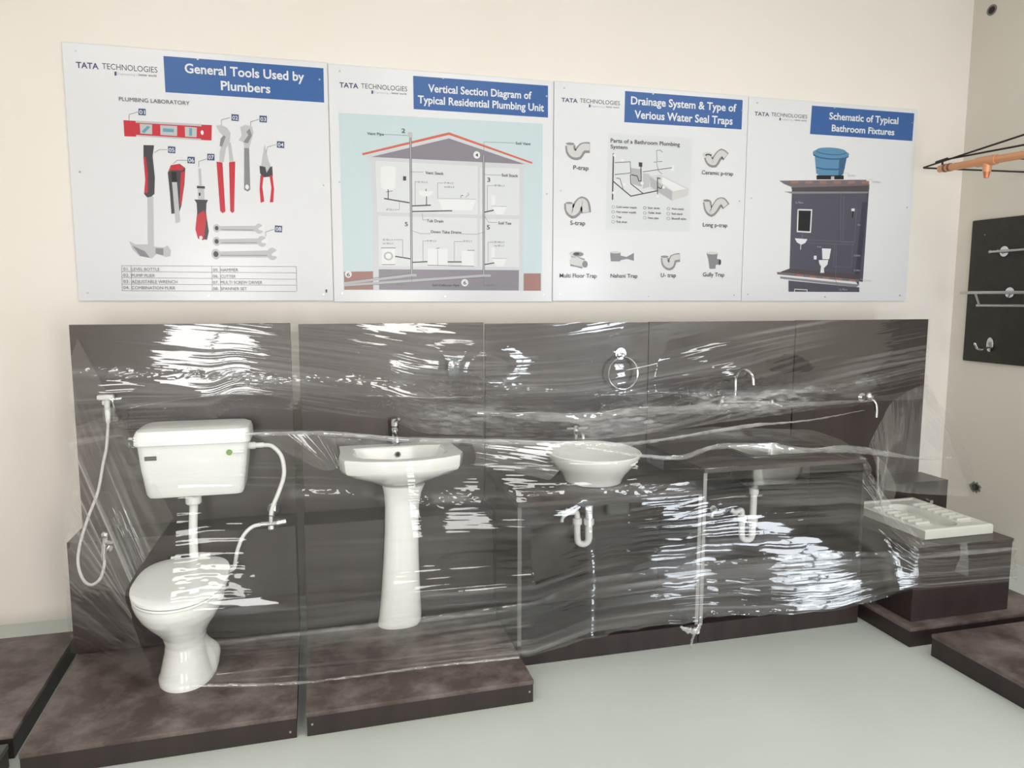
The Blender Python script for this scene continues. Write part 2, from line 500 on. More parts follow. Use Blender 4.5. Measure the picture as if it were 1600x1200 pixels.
  ('c','cream',366,482,7,7),
  ('t','dark','Trap',384,417,477,11,1),
  ('c','grey',366,454,10,9),
  ('c','cream',366,454,8,7),
  ('t','dark','Tub drain',385,453,449,11,1),
  ('c','grey',563,539,10,9),
  ('c','cream',563,539,7,6),
  ('t','dark','Sink drain',582,658,534,11,1),
  ('c','grey',564,510,10,9),
  ('c','cream',564,510,7,7),
  ('t','dark','Toilet drain',583,667,506,12,1),
  ('c','grey',564,482,10,9),
  ('c','cream',564,482,8,7),
  ('t','dark','Vent pipe',583,653,477,11,1),
  ('c','grey',715,539,10,9),
  ('c','cream',715,539,7,7),
  ('t','dark','Vent stack',734,815,534,11,1),
  ('c','grey',715,510,11,9),
  ('c','cream',715,510,8,7),
  ('t','dark','Soil stack',735,808,505,12,1),
  ('c','grey',716,482,11,9),
  ('c','cream',716,482,8,7),
  ('t','dark','Shutoff valve',736,832,477,12,1),
  ('l','pvcdark',66.96000000000001,[(99,870),(100,862),(101,850),(103,840),(107,833),(113,827),(120,823),(128,821),(138,821),(146,824),(151,830),(156,839),(161,846),(167,852),(173,858),(181,861),(193,863),(207,863),(217,863)]),
  ('l','pvc',41.51520000000001,[(98,873),(98,865),(99,853),(102,843),(106,836),(112,830),(119,826),(127,824),(136,824),(145,827),(150,833),(155,842),(160,849),(165,855),(172,861),(180,865),(192,866),(206,866),(215,866)]),
  ('c','pvcdark',99,879,26,7),
  ('l','pvcdark',68.82000000000001,[(97,549),(97,540),(97,527),(100,516),(104,507),(111,501),(118,497),(124,498),(131,503),(138,509),(143,519),(149,532),(154,543),(160,550),(167,556),(173,559),(179,558),(186,554),(191,546),(195,532),(197,513),(199,500)]),
  ('l','pvc',42.668400000000005,[(96,552),(96,543),(96,530),(98,519),(103,511),(110,504),(116,501),(123,502),(130,506),(136,512),(142,522),(147,535),(153,546),(159,554),(165,560),(172,562),(178,561),(185,557),(190,549),(193,535),(196,516),(198,503)]),
  ('c','pvcdark',96,552,22,6),
  ('l','pvcdark',61.38,[(962,852),(966,844),(970,833),(977,824),(985,818),(996,815),(1006,816),(1013,824),(1021,838),(1028,849),(1036,859),(1045,867),(1053,871),(1064,868),(1075,860),(1083,854)]),
  ('l','pvc',38.0556,[(961,855),(964,847),(969,836),(975,827),(984,822),(995,818),(1004,819),(1012,828),(1019,841),(1027,853),(1035,862),(1043,870),(1052,874),(1063,871),(1074,863),(1082,857)]),
  ('c','pvc',961,860,34,17),
  ('c','dark',966,858,21,8),
  ('c','pvc',966,853,13,5),
  ('l','pvcdark',61.38,[(967,588),(969,577),(972,561),(976,548),(982,538),(990,531),(998,528),(1005,531),(1013,540),(1021,549),(1029,560),(1037,573),(1045,583),(1053,587),(1062,589),(1071,588),(1080,581),(1089,571),(1095,563)]),
  ('l','pvc',38.0556,[(965,591),(967,580),(970,565),(975,551),(981,542),(989,534),(996,531),(1004,535),(1012,543),(1019,553),(1027,564),(1035,577),(1043,586),(1052,591),(1061,593),(1070,591),(1078,585),(1087,574),(1093,567)]),
  ('c','pvcdark',965,594,24,7),
  ('l','pvcdark',65.10000000000001,[(109,227),(118,226),(131,224),(145,222),(160,218),(176,214),(187,211)]),
  ('l','pvc',40.362,[(108,230),(117,229),(130,228),(144,225),(159,222),(175,217),(186,215)]),
  ('c','pvc',144,267,46,17),
  ('c','steeldark',153,265,33,13),
  ('c','dark',144,267,18,8),
  ('p','pvc',[(100,233),(144,250),(205,225),(212,189),(145,199),(103,210)]),
  ('c','steeldark',196,209,17,20),
  ('p','steeldark',[(351,279),(416,280),(415,228),(356,227)]),
  ('c','pvc',383,280,33,7),
  ('p','steeldark',[(414,262),(454,254),(500,278),(501,232),(457,243),(415,234)]),
  ('l','pvcdark',57.660000000000004,[(700,252),(700,244),(702,233),(704,223),(710,216),(717,210),(724,206),(731,205),(738,207),(743,212),(747,222),(749,236),(755,247),(768,252),(786,255),(798,256)]),
  ('l','pvc',35.7492,[(698,256),(699,248),(700,236),(703,227),(708,219),(716,213),(723,210),(729,209),(736,211),(742,216),(745,226),(748,240),(754,251),(767,256),(784,258),(796,259)]),
  ('c','pvcdark',698,259,25,7),
  ('p','steeldark',[(972,285),(1049,287),(1045,251),(1071,248),(1069,216),(1039,216),(1037,192),(997,191),(987,250)]),
  ('c','pvc',1012,285,40,8),
  ('c','dark',1065,231,9,17),
  ('t','dark','P-trap',118,210,738,24,1),
  ('t','dark','S-trap',103,194,430,24,1),
  ('t','dark','Ceramic p-trap',925,1134,746,23,1),
  ('t','dark','Long p-trap',943,1107,441,23,1),
  ('t','dark','Multi Floor Trap',42,269,132,23,1),
  ('t','dark','Nahani Trap',355,526,134,22,1),
  ('t','dark','U- trap',676,774,139,24,1),
  ('t','dark','Gully Trap',953,1098,145,24,1),
 ],
 [
  ('p','blue',[(439,1187),(1196,1188),(1193,1016),(434,1018)]),
  ('t','white','Schematic of Typical',566,1077,1114,41,2),
  ('t','white','Bathroom Fixtures',588,1052,1044,39,2),
  ('t','purple','TATA',44,144,1105,22,2),
  ('t','dark','TECHNOLOGIES',158,409,1108,22,0),
  ('p','purple',[(215,1101),(224,1101),(225,1086),(215,1086)]),
  ('t','light','Engineering a',228,320,1090,9,0),
  ('t','dark','better world',324,405,1091,9,1),
  ('p','tank',[(476,884),(492,784),(521,768),(601,764),(660,771),(689,788),(709,893),(592,909)]),
  ('p','tankdark',[(654,890),(709,893),(689,788),(653,771)]),
  ('p','tankdark',[(487,825),(545,817),(637,819),(699,830),(697,821),(637,810),(545,808),(488,817)]),
  ('c','tankdark',592,898,131,26),
  ('c','tank',592,909,133,29),
  ('c','tankdark',594,921,111,21),
  ('c','tank',593,925,109,20),
  ('p','black',[(495,773),(692,781),(694,756),(496,748)]),
  ('p','steel',[(600,771),(624,772),(625,753),(601,752)]),
  ('p','slate',[(324,703),(886,713),(878,119),(332,178)]),
  ('p','slatedark',[(886,713),(848,96),(815,130),(845,706)]),
  ('p','slab',[(233,730),(858,761),(887,733),(889,702),(331,692),(266,712)]),
  ('p','slabdark',[(318,692),(882,726),(881,677),(332,668)]),
  ('p','brick',[(316,731),(367,734),(368,718),(317,716)]),
  ('p','brick',[(416,735),(468,738),(469,722),(417,720)]),
  ('p','brick',[(518,739),(570,742),(571,726),(519,724)]),
  ('p','brick',[(620,743),(673,746),(674,730),(621,727)]),
  ('p','brick',[(724,747),(778,750),(779,734),(725,731)]),
  ('p','brick',[(829,751),(883,754),(884,738),(830,736)]),
  ('p','steeldark',[(268,666),(881,688),(881,677),(326,655)]),
  ('p','slate',[(326,654),(875,677),(878,622),(329,605)]),
  ('p','slabdark',[(337,200),(861,165),(850,119),(244,169)]),
  ('p','slab',[(244,177),(849,133),(851,117),(245,162)]),
  ('p','brick',[(385,163),(432,159),(433,148),(385,152)]),
  ('p','brick',[(480,156),(528,152),(528,141),(480,145)]),
  ('p','brick',[(576,149),(624,145),(625,134),(577,138)]),
  ('p','brick',[(673,142),(722,138),(723,126),(674,130)]),
  ('p','brick',[(771,135),(821,130),(822,119),(772,123)]),
  ('p','steeldark',[(268,149),(858,102),(832,86),(269,136)]),
  ('p','slate',[(328,125),(854,84),(856,54),(332,55)]),
  ('l','white',9,[(374,560),(472,561),(470,425),(376,427),(374,562)]),
  ('p','black',[(381,553),(464,555),(463,431),(382,433)]),
  ('p','white',[(360,385),(451,382),(437,358),(408,346),(377,360)]),
  ('l','steel',8,[(405,350),(405,316)]),
  ('l','steeldark',3,[(413,413),(412,386)]),
  ('p','white',[(560,327),(627,325),(617,260),(567,259)]),
  ('p','white',[(541,253),(611,256),(606,226),(581,203),(585,174),(556,174),(560,214),(546,231)]),
  ('p','white',[(503,280),(523,280),(524,257),(505,257)]),
  ('l','grey',3,[(679,683),(694,369),(800,369),(800,575),(776,574)]),
  ('l','grey',3,[(452,377),(800,371)]),
  ('l','grey',3,[(453,359),(794,354)]),
  ('l','grey',3,[(700,661),(712,369)]),
  ('l','grey',3,[(652,357),(650,215),(785,211),(787,359)]),
  ('l','grey',3,[(665,357),(672,129),(704,61)]),
  ('p','white',[(762,579),(786,580),(787,563),(763,562)]),
  ('l','black',10,[(774,563),(773,523)]),
  ('l','white',5,[(377,71),(466,67),(467,53)]),
  ('l','white',5,[(376,73),(375,55)]),
  ('t','light','2,70m',351,407,598,11,0),
  ('t','light','0,30m',726,776,777,11,0),
  ('t','light','0,15m',911,966,744,12,0),
  ('t','light','2m',813,834,473,12,0),
  ('t','light','1m',523,553,331,11,0),
  ('t','light','0,60m',799,846,281,11,0),
  ('t','light','0,30m',805,850,187,11,0),
  ('t','light','0,15m',885,940,122,11,0),
  ('t','light','2,70m',703,762,64,12,0),
  ('l','light',2,[(694,795),(725,796),(726,776)]),
  ('l','light',2,[(815,757),(903,764),(904,747)]),
  ('l','light',2,[(856,136),(877,136),(878,119)]),
 ],
]
# ------------------------------------------------------------------ the room
def struct(o): o['kind'] = 'structure'; return o
struct(simple_box('floor', M['floor'], None, ROOM_X0, ROOM_X1, ROOM_Y0, 0, -.1, 0))
struct(simple_box('ceiling', M['ceil'], None, ROOM_X0, ROOM_X1, ROOM_Y0, 0, ROOM_Z, ROOM_Z+.1))
struct(simple_box('wall_back', M['wall'], None, ROOM_X0-.12, ROOM_X1+.12, 0, .12, -.1, ROOM_Z+.1))
struct(simple_box('wall_left', M['wall'], None, ROOM_X0-.12, ROOM_X0, ROOM_Y0, 0, -.1, ROOM_Z+.1))
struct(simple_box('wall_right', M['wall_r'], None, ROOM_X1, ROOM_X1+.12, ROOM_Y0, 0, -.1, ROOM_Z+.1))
bm = NB()
y0, y1 = ROOM_Y0-.12, ROOM_Y0
xs = [ROOM_X0-.12]+[v for w in WIN for v in w]+[ROOM_X1+.12]
for k in range(0, len(xs), 2): box(bm, xs[k], xs[k+1], y0, y1, -.1, ROOM_Z+.1)
for a, b in WIN:
    box(bm, a, b, y0, y1, -.1, WIN_Z0[WIN.index((a, b))]); box(bm, a, b, y0, y1, WIN_Z1, ROOM_Z+.1)
struct(finish('wall_front', bm, M['wall'], None, False))
for k, (a, b) in enumerate(WIN):
    bm = NB(); t = .03; w0 = WIN_Z0[k]
    box(bm, a, a+t, y0+.03, y1, w0, WIN_Z1); box(bm, b-t, b, y0+.03, y1, w0, WIN_Z1)
    box(bm, a+t, b-t, y0+.03, y1, w0, w0+t); box(bm, a+t, b-t, y0+.03, y1, WIN_Z1-t, WIN_Z1)
    box(bm, (a+b)/2-.015, (a+b)/2+.015, y0+.05, y1-.02, w0+t, WIN_Z1-t)
    struct(finish(f'window_{k+1}' if k < 2 else 'door_1', bm, M['frame'], None))

# ------------------------------------------------------------------ wall posters (flat print)
PX0, PW, PZ, PH = -1.110, 1.222, 1.621, 1.215
INK = dict(white=(226, 227, 230), blue=(58, 98, 160), red=(194, 50, 62), purple=(74, 66, 116), dark=(70, 68, 74), grey=(112, 112, 118), light=(176, 178, 182),
           navy=(62, 82, 124), teal=(98, 158, 178), black=(34, 32, 36), sky=(196, 212, 218), brick=(158, 116, 108), roof=(206, 104, 82), steel=(188, 188, 192),
           steeldark=(134, 134, 140), house=(203, 205, 210), cream=(214, 217, 220), tank=(92, 142, 178), tankdark=(58, 98, 134), slate=(84, 84, 98), slatedark=(66, 66, 80),
           slab=(116, 108, 112), slabdark=(84, 76, 80), pvc=(206, 204, 204), pvcdark=(142, 140, 142), purplegrey=(136, 130, 142), line=(150, 150, 155))
INKM = {}
def ink(n):
    if n not in INKM: INKM[n] = mat('print_'+n, INK[n], .3, 0, .4)
    return INKM[n]
PANEL = mat('poster_sheet', (224, 225, 229), .22, 0, .45)
_tcache = {}
def text_geo(s, bold):
    if (s, bold) in _tcache: return _tcache[(s, bold)]
    cu = bpy.data.curves.new('lettering', 'FONT'); cu.body = s; cu.size = 1; cu.resolution_u = 3
    cu.offset = (0, .010, .022)[bold]
    ob = bpy.data.objects.new('lettering', cu)
    me = bpy.data.meshes.new_from_object(ob)
    v = np.empty(len(me.vertices)*3, 'f'); me.vertices.foreach_get('co', v); v = v.reshape(-1, 3)
    f = [tuple(p.vertices) for p in me.polygons]
    bpy.data.objects.remove(ob); bpy.data.curves.remove(cu); bpy.data.meshes.remove(me)
    _tcache[(s, bold)] = (v, f); return v, f
class Print:
    """flat print on a sheet: u to the right, v up, both in millimetres from the lower left corner"""
    def __init__(self, x, y, z): self.o = (x, y, z); self.v = []; self.f = []; self.m = []; self.names = []; self.lift = 0
    def mi(self, c):
        if c not in self.names: self.names.append(c)
        return self.names.index(c)
    def face(self, pts, c, lift=None):
        n = len(self.v); d = self.lift if lift is None else lift
        for u, w in pts: self.v.append((self.o[0]+u/1000, self.o[1]-d, self.o[2]+w/1000))
        self.f.append(tuple(range(n, n+len(pts)))); self.m.append(self.mi(c))
    def poly(self, c, pts):
        self.lift += .000012
        self.face(pts, c)
    def line(self, c, w, pts):
        self.lift += .000012
        n = len(pts); lf = []; rt = []
        for i in range(n):
            d = []
            for (a, b), (p, q) in ((pts[max(i-1, 0)], pts[max(i, 1)]), (pts[min(i, n-2)], pts[min(i+1, n-1)])):
                L = math.hypot(p-a, q-b) or 1; d.append(((p-a)/L, (q-b)/L))
            mx, my = d[0][0]+d[1][0], d[0][1]+d[1][1]; L = math.hypot(mx, my) or 1; mx /= L; my /= L
            k = w/2/max(.5, mx*d[0][0]+my*d[0][1])
            lf.append((pts[i][0]-my*k, pts[i][1]+mx*k)); rt.append((pts[i][0]+my*k, pts[i][1]-mx*k))
        for i in range(n-1): self.face([lf[i], rt[i], rt[i+1], lf[i+1]], c)
    def disc(self, c, x, y, rx, ry): self.poly(c, [(x+rx*math.cos(i*PI/10), y+ry*math.sin(i*PI/10)) for i in range(20)])
    def text(self, c, s, x0, x1, yb, h, bold):
        self.lift += .000012
        v, f = text_geo(s, bold)
        if not len(f): return
        a, b = v[:, 0].min(), v[:, 0].max(); k = (x1-x0)/max(b-a, 1e-6); hk = h/.70
        n = len(self.v); i = self.mi(c)
        for q in v: self.v.append((self.o[0]+(x0+(q[0]-a)*k)/1000, self.o[1]-self.lift, self.o[2]+(yb+q[1]*hk)/1000))
        for g in f: self.f.append(tuple(n+j for j in g)); self.m.append(i)
    def build(self, name, parent):
        me = bpy.data.meshes.new(name); o = Vector(parent.location)
        me.from_pydata([tuple(Vector(p)-o) for p in self.v], [], self.f)
        for c in self.names: me.materials.append(ink(c))
        me.polygons.foreach_set('material_index', self.m)
        # every printed face looks into the room
        me.update(); bm = bmesh.new(); bm.from_mesh(me)
        bmesh.ops.reverse_faces(bm, faces=[f for f in bm.faces if f.normal.y > 0])
        bm.to_mesh(me); bm.free()
        ob = bpy.data.objects.new(name, me); COL.objects.link(ob); ob.parent = parent; ob['kind'] = 'stuff'
        return ob
PLAB = ['white poster of tools under a blue title band, leftmost of the four on the wall',
        'white poster with a cut-away house drawing under a blue title band',
        'white poster of grey water traps around a small bathroom drawing, blue title band',
        'white poster of a blue tank above a dark bathroom cutaway, rightmost of the four']
bm = NB(); cyl(bm, (0, 0, 0), (0, -.004, 0), .006, 10); SCREW_ME = None
scr = finish('screw', bm, M['satin']); SCREW_ME = scr.data; bpy.data.objects.remove(scr)
def screw(parent, x, y, z, s=1.0):
    o = bpy.data.objects.new('screw', SCREW_ME); COL.objects.link(o); o.parent = parent
    o.location = Vector((x, y, z-.006))-parent_world(parent); o.scale = (s, 1, s); return o
for i, items in enumerate(POSTERS):
    x = PX0+i*PW
    t = thing('poster', PLAB[i], 'poster', (x+PW/2, 0, PZ), 'printed posters on the back wall')
    th = (.012, .010, .012, .010)[i]
    simple_box('panel', PANEL, t, x+.002, x+PW-.002, -th, -.001, PZ-(.0, .006, .002, .004)[i], PZ+PH-(.0, .004, .002, .004)[i], bev=.0015, seg=1)
    parts = {}
    def pr(k):
        if k not in parts: parts[k] = Print(x, -th-.0003, PZ)
        return parts[k]
    for q in items:
        if q[0] == 'p': k = 'title_band' if q[1] == 'blue' else ('logo_lettering' if q[1] == 'purple' else 'picture')
        elif q[0] == 't': k = 'title_lettering' if q[1] == 'white' and q[6] > 30 else ('logo_lettering' if q[1] == 'purple' or q[2] in ('TECHNOLOGIES', 'Engineering a', 'better world') else 'caption_lettering')
        else: k = 'picture'
        P = pr(k)
        if P.lift == 0: P.lift = {'title_band': 0, 'picture': .0001, 'logo_lettering': .0003, 'title_lettering': .0006, 'caption_lettering': .0028}[k]
        if q[0] == 'p': P.poly(q[1], q[2])
        elif q[0] == 'l': P.line(q[1], q[2]*.9, q[3])
        elif q[0] == 'c': P.disc(*q[1:])
        else: P.text(*q[1:])
    for k, P in parts.items(): P.build(k, t)
    for u, w in ((60, 1180), (600, 1185), (1180, 1130), (45, 620), (1185, 600), (45, 40), (600, 25), (1170, 35)): screw(t, x+u/1000, -th, PZ+w/1000, .8)

# ------------------------------------------------------------------ display boards and platforms
UX = [(-1.035, -.102), (-.066, .830), (.838, 1.733), (1.737, 2.633), (2.641, 3.545)]
ZT = [1.519, 1.514, 1.509, 1.511, 1.513]
BL = ['dark brown display board behind the toilet and white cistern, leftmost of five', 'dark brown display board behind the pedestal washbasin',
      'dark brown display board with chrome towel ring behind the vessel basin', 'dark brown display board behind the swan neck sink tap',
      'dark brown display board behind the squat pan, rightmost of five']
YB, YS = -.45, -.66
for i, (a, b) in enumerate(UX):
    t = thing('display_board', BL[i], 'display board', ((a+b)/2, YB+.02, 0), 'five display boards along the back wall')
    simple_box('back_board', M['board'], t, a, b, YB, YB+.018, 0.001, ZT[i], bev=.001, seg=1)
    a2, b2 = (a-.006 if i == 0 else a), (b+.014 if i == 4 else b)
    simple_box('step_box', M['lam'], t, a2, b2, YS, YB-.001, .1, .60 if i < 4 else .585, bev=.0015, seg=1)
    for xx in (a+.05, b-.09):                   # timber studs that hold the board off the wall
        bm = NB(); prism(bm, [(xx, YB+.0185), (xx+.04, YB+.0185), (xx+.04, -.002), (xx, -.002)], .001, .09); finish('foot', bm, M['lam'], t)
        simple_box('brace', M['lam'], t, xx, xx+.04, YB+.0185, YB+.06, .091, ZT[i]-.1)
def platform(label, pts, z=.095, m='platform', screws=(), name='platform', group='low platforms on the floor'):
    cx = sum(p[0] for p in pts)/len(pts); cy = sum(p[1] for p in pts)/len(pts)
    t = thing(name, label, 'platform', (cx, cy, 0), group)
    bm = NB(); prism(bm, pts, z-.018, z, .001); finish('top_panel', bm, M[m], t)
    def ins(d): return [(cx+(x-cx)*(1-d/abs(x-cx)), cy+(y-cy)*(1-d/abs(y-cy))) for x, y in pts]
    q = ins(.002); bm = NB()
    n = len(q); inn = ins(.02)
    for k in range(n):
        a, b, c, d = q[k], q[(k+1) % n], inn[(k+1) % n], inn[k]
        vs = [bm.verts.new((*p, zz)) for zz in (.001, z-.0185) for p in (a, b, c, d)]
        for f in ((3, 2, 1, 0), (4, 5, 6, 7), (0, 1, 5, 4), (1, 2, 6, 5), (2, 3, 7, 6), (3, 0, 4, 7)): bm.faces.new([vs[j] for j in f])
    finish('side_panels', bm, M['lam'], t, False)
    for (sx, sy, sz) in screws: screw(t, sx, sy, sz, .7)
    return t
platform('dark brown platform with chalky smears under the toilet', [(-1.012, -1.395), (-.100, -1.381), (-.100, YS+.20), (-1.035, YS+.20)], screws=[(-.125, -1.381, .03), (-.98, -1.395, .03)])
platform('dark brown platform with chalky smears under the washbasin pedestal', [(-.066, -1.384), (.828, -1.368), (.828, YS+.20), (-.066, YS+.20)], screws=[(-.045, -1.384, .05), (.81, -1.368, .05)])
platform('dark brown platform under the squat pan box', [(2.68, -1.363), (3.560, -1.363), (3.560, YS-.003), (2.68, YS-.003)])
platform('dark brown platform by the left wall, left of the toilet platform', [(-2.4, -1.255), (-1.075, -1.255), (-1.100, -.395), (-2.4, -.395)])
platform('grey-topped platform cut off at the lower left corner', [(-2.4, -2.3), (-1.085, -2.3), (-1.075, -1.30), (-2.4, -1.30)], z=.085, m='greytop')
platform('dark brown platform cut off at the right edge, nearest the right wall', [(2.722, -2.6), (4.15, -2.6), (4.15, -1.451), (2.715, -1.451)], z=.104)

# counters
def counter(label, a, b, zt, hole=None):
    t = thing('counter_unit', label, 'counter', ((a+b)/2, -.86, 0), 'two counter units with open fronts')
    yf = -1.07
    simple_box('base', M['lam'], t, a, b, yf, YS-.002, .001, .095, bev=.001, seg=1)
    for x in (a, b-.018):
        sp = simple_box('side_panel', M['lam'], t, x, x+.018, yf+.002, YS-.002, .096, zt-.021)
        if x < 2.5: simple_box('edge_band', M['edge' if x > 1 else 'edge2'], sp, x, x+.018, yf-.0005, yf+.0015, .096, zt-.021)
    bm = NB()
    y0, y1 = yf-.006, YB-.002
    if hole:
        hx0, hx1, hy0, hy1 = hole
        box(bm, a, hx0, y0, y1, zt-.02, zt); box(bm, hx1, b, y0, y1, zt-.02, zt); box(bm, hx0, hx1, y0, hy0, zt-.02, zt); box(bm, hx0, hx1, hy1, y1, zt-.02, zt)
    else: box(bm, a, b, y0, y1, zt-.02, zt, .001, 1)
    finish('counter_top', bm, M['board'], t)
    bm = NB()
    box(bm, a+.02, b-.02, YS-.2, YS-.185, zt-.10, zt-.022) if not hole else box(bm, a+.02, hole[0]-.02, YS-.1, YS-.085, zt-.10, zt-.022)
    finish('rail', bm, M['lam'], t)
    return t
counter('dark brown open counter carrying the white vessel basin', .840, 1.733, .752)
HOLE = (2.10, 2.45, -.90, -.60)
counter('taller dark brown open counter with the inset sink', 1.737, 2.633, .852, HOLE)

# ------------------------------------------------------------------ toilet
def egg(cx, cy, z, rx, ry, n=40, back=3.2):
    out = []
    for i in range(n):
        t = 2*PI*i/n; c, s = math.cos(t), math.sin(t)
        p = back if s > 0 else 2.05
        out.append((cx+rx*math.copysign(abs(c)**(2/p), c), cy+ry*math.copysign(abs(s)**(2/p), s), z))
    return out
t = thing('toilet', 'white toilet with closed lid on the left platform', 'toilet', (-.545, -.93, .096))
bm = NB()
prof = [(.096, .106, .147, -.965), (.112, .106, .147, -.965), (.125, .100, .141, -.963), (.165, .090, .128, -.957), (.205, .080, .112, -.95), (.24, .076, .106, -.946), (.28, .084, .122, -.945),
        (.318, .106, .158, -.95), (.355, .131, .197, -.956), (.395, .154, .236, -.96), (.432, .168, .258, -.963), (.458, .174, .267, -.964), (.472, .173, .267, -.964)]
def trap_swell(ring, z):                       # the trap makes the foot swell out at the rear right
    out = []; n = len(ring)
    for i, (x, y, zz) in enumerate(ring):
        t = 2*PI*i/n; e = .050*math.exp(-((t-.75)/.65)**2)*math.exp(-((z-.155)/.055)**2)
        out.append((x+e*math.cos(t), y+e*math.sin(t), zz))
    return out
P_ = np.array(prof); zs = np.linspace(prof[0][0], prof[-1][0], 48)
loft(bm, [trap_swell(egg(-.540-.012*(z-.096)/.38, np.interp(z, P_[:, 0], P_[:, 3]), z, np.interp(z, P_[:, 0], P_[:, 1]), np.interp(z, P_[:, 0], P_[:, 2]), n=56, back=2.2+.6*min(max((z-.2)/.15, 0), 1)), z) for z in zs])
box(bm, -.635, -.455, -.74, -.668, .37, .466, .02, 3)
finish('bowl', bm, M['ceramic'], t, ang=50)
bm = NB()
loft(bm, [egg(-.548, -.966, .474, .174, .270), egg(-.548, -.966, .479, .178, .275), egg(-.548, -.966, .486, .177, .274)])
finish('seat', bm, M['plastic'], t)
bm = NB()
loft(bm, [egg(-.548, -.966, .488, .176, .273), egg(-.548, -.966, .493, .180, .279), egg(-.548, -.966, .502, .179, .278), egg(-.548, -.966, .508, .168, .264), egg(-.548, -.966, .511, .12, .2), egg(-.548, -.966, .512, .04, .07)])
finish('lid', bm, M['plastic'], t)
for xx in (-.61, -.49):
    bm = NB(); cyl(bm, (xx-.02, -.686, .499), (xx+.02, -.686, .499), .012, 12); finish('hinge', bm, M['plastic'], t)
bm = NB(); cyl(bm, (-.449, -.905, .165), (-.439, -.912, .168), .006, 8); finish('bolt_hole', bm, M['dark'], t)

# cistern
def rrect(x0, x1, y0, y1, z, r, n=6):
    out = []
    for cx, cy, a in ((x1-r, y1-r, 0), (x0+r, y1-r, 90), (x0+r, y0+r, 180), (x1-r, y0+r, 270)):
        for k in range(n+1):
            q = math.radians(a+90*k/n); out.append((cx+r*math.cos(q), cy+r*math.sin(q), z))
    return out
t = thing('flush_cistern', 'white wall cistern with green button above the toilet', 'cistern', (-.535, -.455, .74))
bm = NB()
loft(bm, [rrect(-.688, -.345, -.65, -.452, .766, .02), rrect(-.712, -.325, -.675, -.452, .773, .03), rrect(-.720, -.318, -.684, -.452, .788, .035), rrect(-.735, -.304, -.692, -.452, .90, .035), rrect(-.745, -.294, -.695, -.452, 1.003, .035)])
finish('tank', bm, M['plastic'], t, ang=40)
bm = NB()
loft(bm, [rrect(-.751, -.288, -.703, -.452, 1.004, .035), rrect(-.757, -.282, -.708, -.452, 1.010, .038), rrect(-.755, -.284, -.706, -.452, 1.050, .04), rrect(-.747, -.290, -.696, -.453, 1.068, .04), rrect(-.725, -.310, -.67, -.458, 1.076, .04), rrect(-.68, -.355, -.63, -.49, 1.078, .03)])
finish('tank_lid', bm, M['plastic'], t, ang=40)
bm = NB(); tube(bm, [(-.370, -.6925, .965), (-.370, -.699, .965)], .013, 20); ob = finish('flush_button', bm, M['green'], t); tag(ob, 'green flush button')
bm = NB(); tube(bm, [(-.370, -.6905, .965), (-.370, -.6955, .965)], .019, 20); finish('button_ring', bm, M['plastic'], t)
bm = NB(); tube(bm, [(-.355, -.697, .967), (-.308, -.699, .965)], [.009, .006], 12); finish('flush_lever', bm, M['plastic'], t)
bm = NB(); box(bm, -.712, -.664, -.6965, -.6925, .944, .963, .001, 1); ob = finish('maker_label', bm, M['grey'], t); tag(ob, 'small grey label with two rows of dark print')
bm = NB()
for zz in (.948, .9565):
    for k in range(6): box(bm, -.709+k*.0072, -.7035+k*.0072, -.6972, -.6964, zz, zz+.004)
finish('label_print', bm, M['dark'], ob)
bm = NB(); tube(bm, [(-.535, -.63, .765), (-.535, -.635, .72), (-.535, -.668, .66), (-.535, -.69, .60), (-.535, -.694, .54), (-.535, -.698, .46), (-.535, -.71, .43)], .0185, 18, 6)
finish('flush_pipe', bm, M['pipe'], t)
bm = NB(); lathe(bm, -.535, -.632, [(.030, .728), (.034, .733), (.034, .761), (.030, .7655)], 20); finish('pipe_nut', bm, M['pipe'], t)
bm = NB(); tube(bm, [(-.297, -.60, .972), (-.268, -.60, .972)], .016, 14); tube(bm, [(-.268, -.60, .972), (-.232, -.60, .972)], .012, 14); finish('inlet_nut', bm, M['pipe'], t)

# valve and hoses beside the cistern
t = thing('angle_valve', 'chrome angle valve on the board right of the toilet', 'valve', (-.207, -.452, .63))
bm = NB(); cyl(bm, (-.207, -.4505, .632), (-.207, -.458, .632), .028, 20); finish('wall_flange', bm, M['chrome'], t)
bm = NB(); cyl(bm, (-.207, -.458, .632), (-.207, -.69, .628), .011, 14); cyl(bm, (-.252, -.684, .626), (-.18, -.684, .626), .013, 14); cyl(bm, (-.207, -.684, .605), (-.207, -.684, .662), .012, 14); ball(bm, (-.207, -.684, .606), .018); finish('valve_body', bm, M['chrome'], t)
bm = NB(); cyl(bm, (-.18, -.684, .626), (-.142, -.684, .631), .016, 14); finish('handle', bm, M['chrome'], t)
bm = NB(); tube(bm, [(-.233, -.60, .972), (-.195, -.61, .966), (-.158, -.62, .925), (-.146, -.63, .868), (-.150, -.64, .82), (-.172, -.655, .76), (-.198, -.67, .70), (-.207, -.684, .664)], .0095, 10, 8)
tag(finish('supply_hose', bm, M['pipe']), 'white supply hose curving from the cistern down to the chrome valve', 'hose')
bm = NB(); tube(bm, [(-.253, -.684, .626), (-.29, -.690, .618), (-.325, -.695, .585), (-.35, -.70, .53), (-.362, -.70, .48), (-.372, -.70, .44), (-.40, -.70, .425)], .0085, 10, 8)
tag(finish('connecting_hose', bm, M['pipe']), 'thin white hose from the chrome valve down behind the toilet', 'hose')

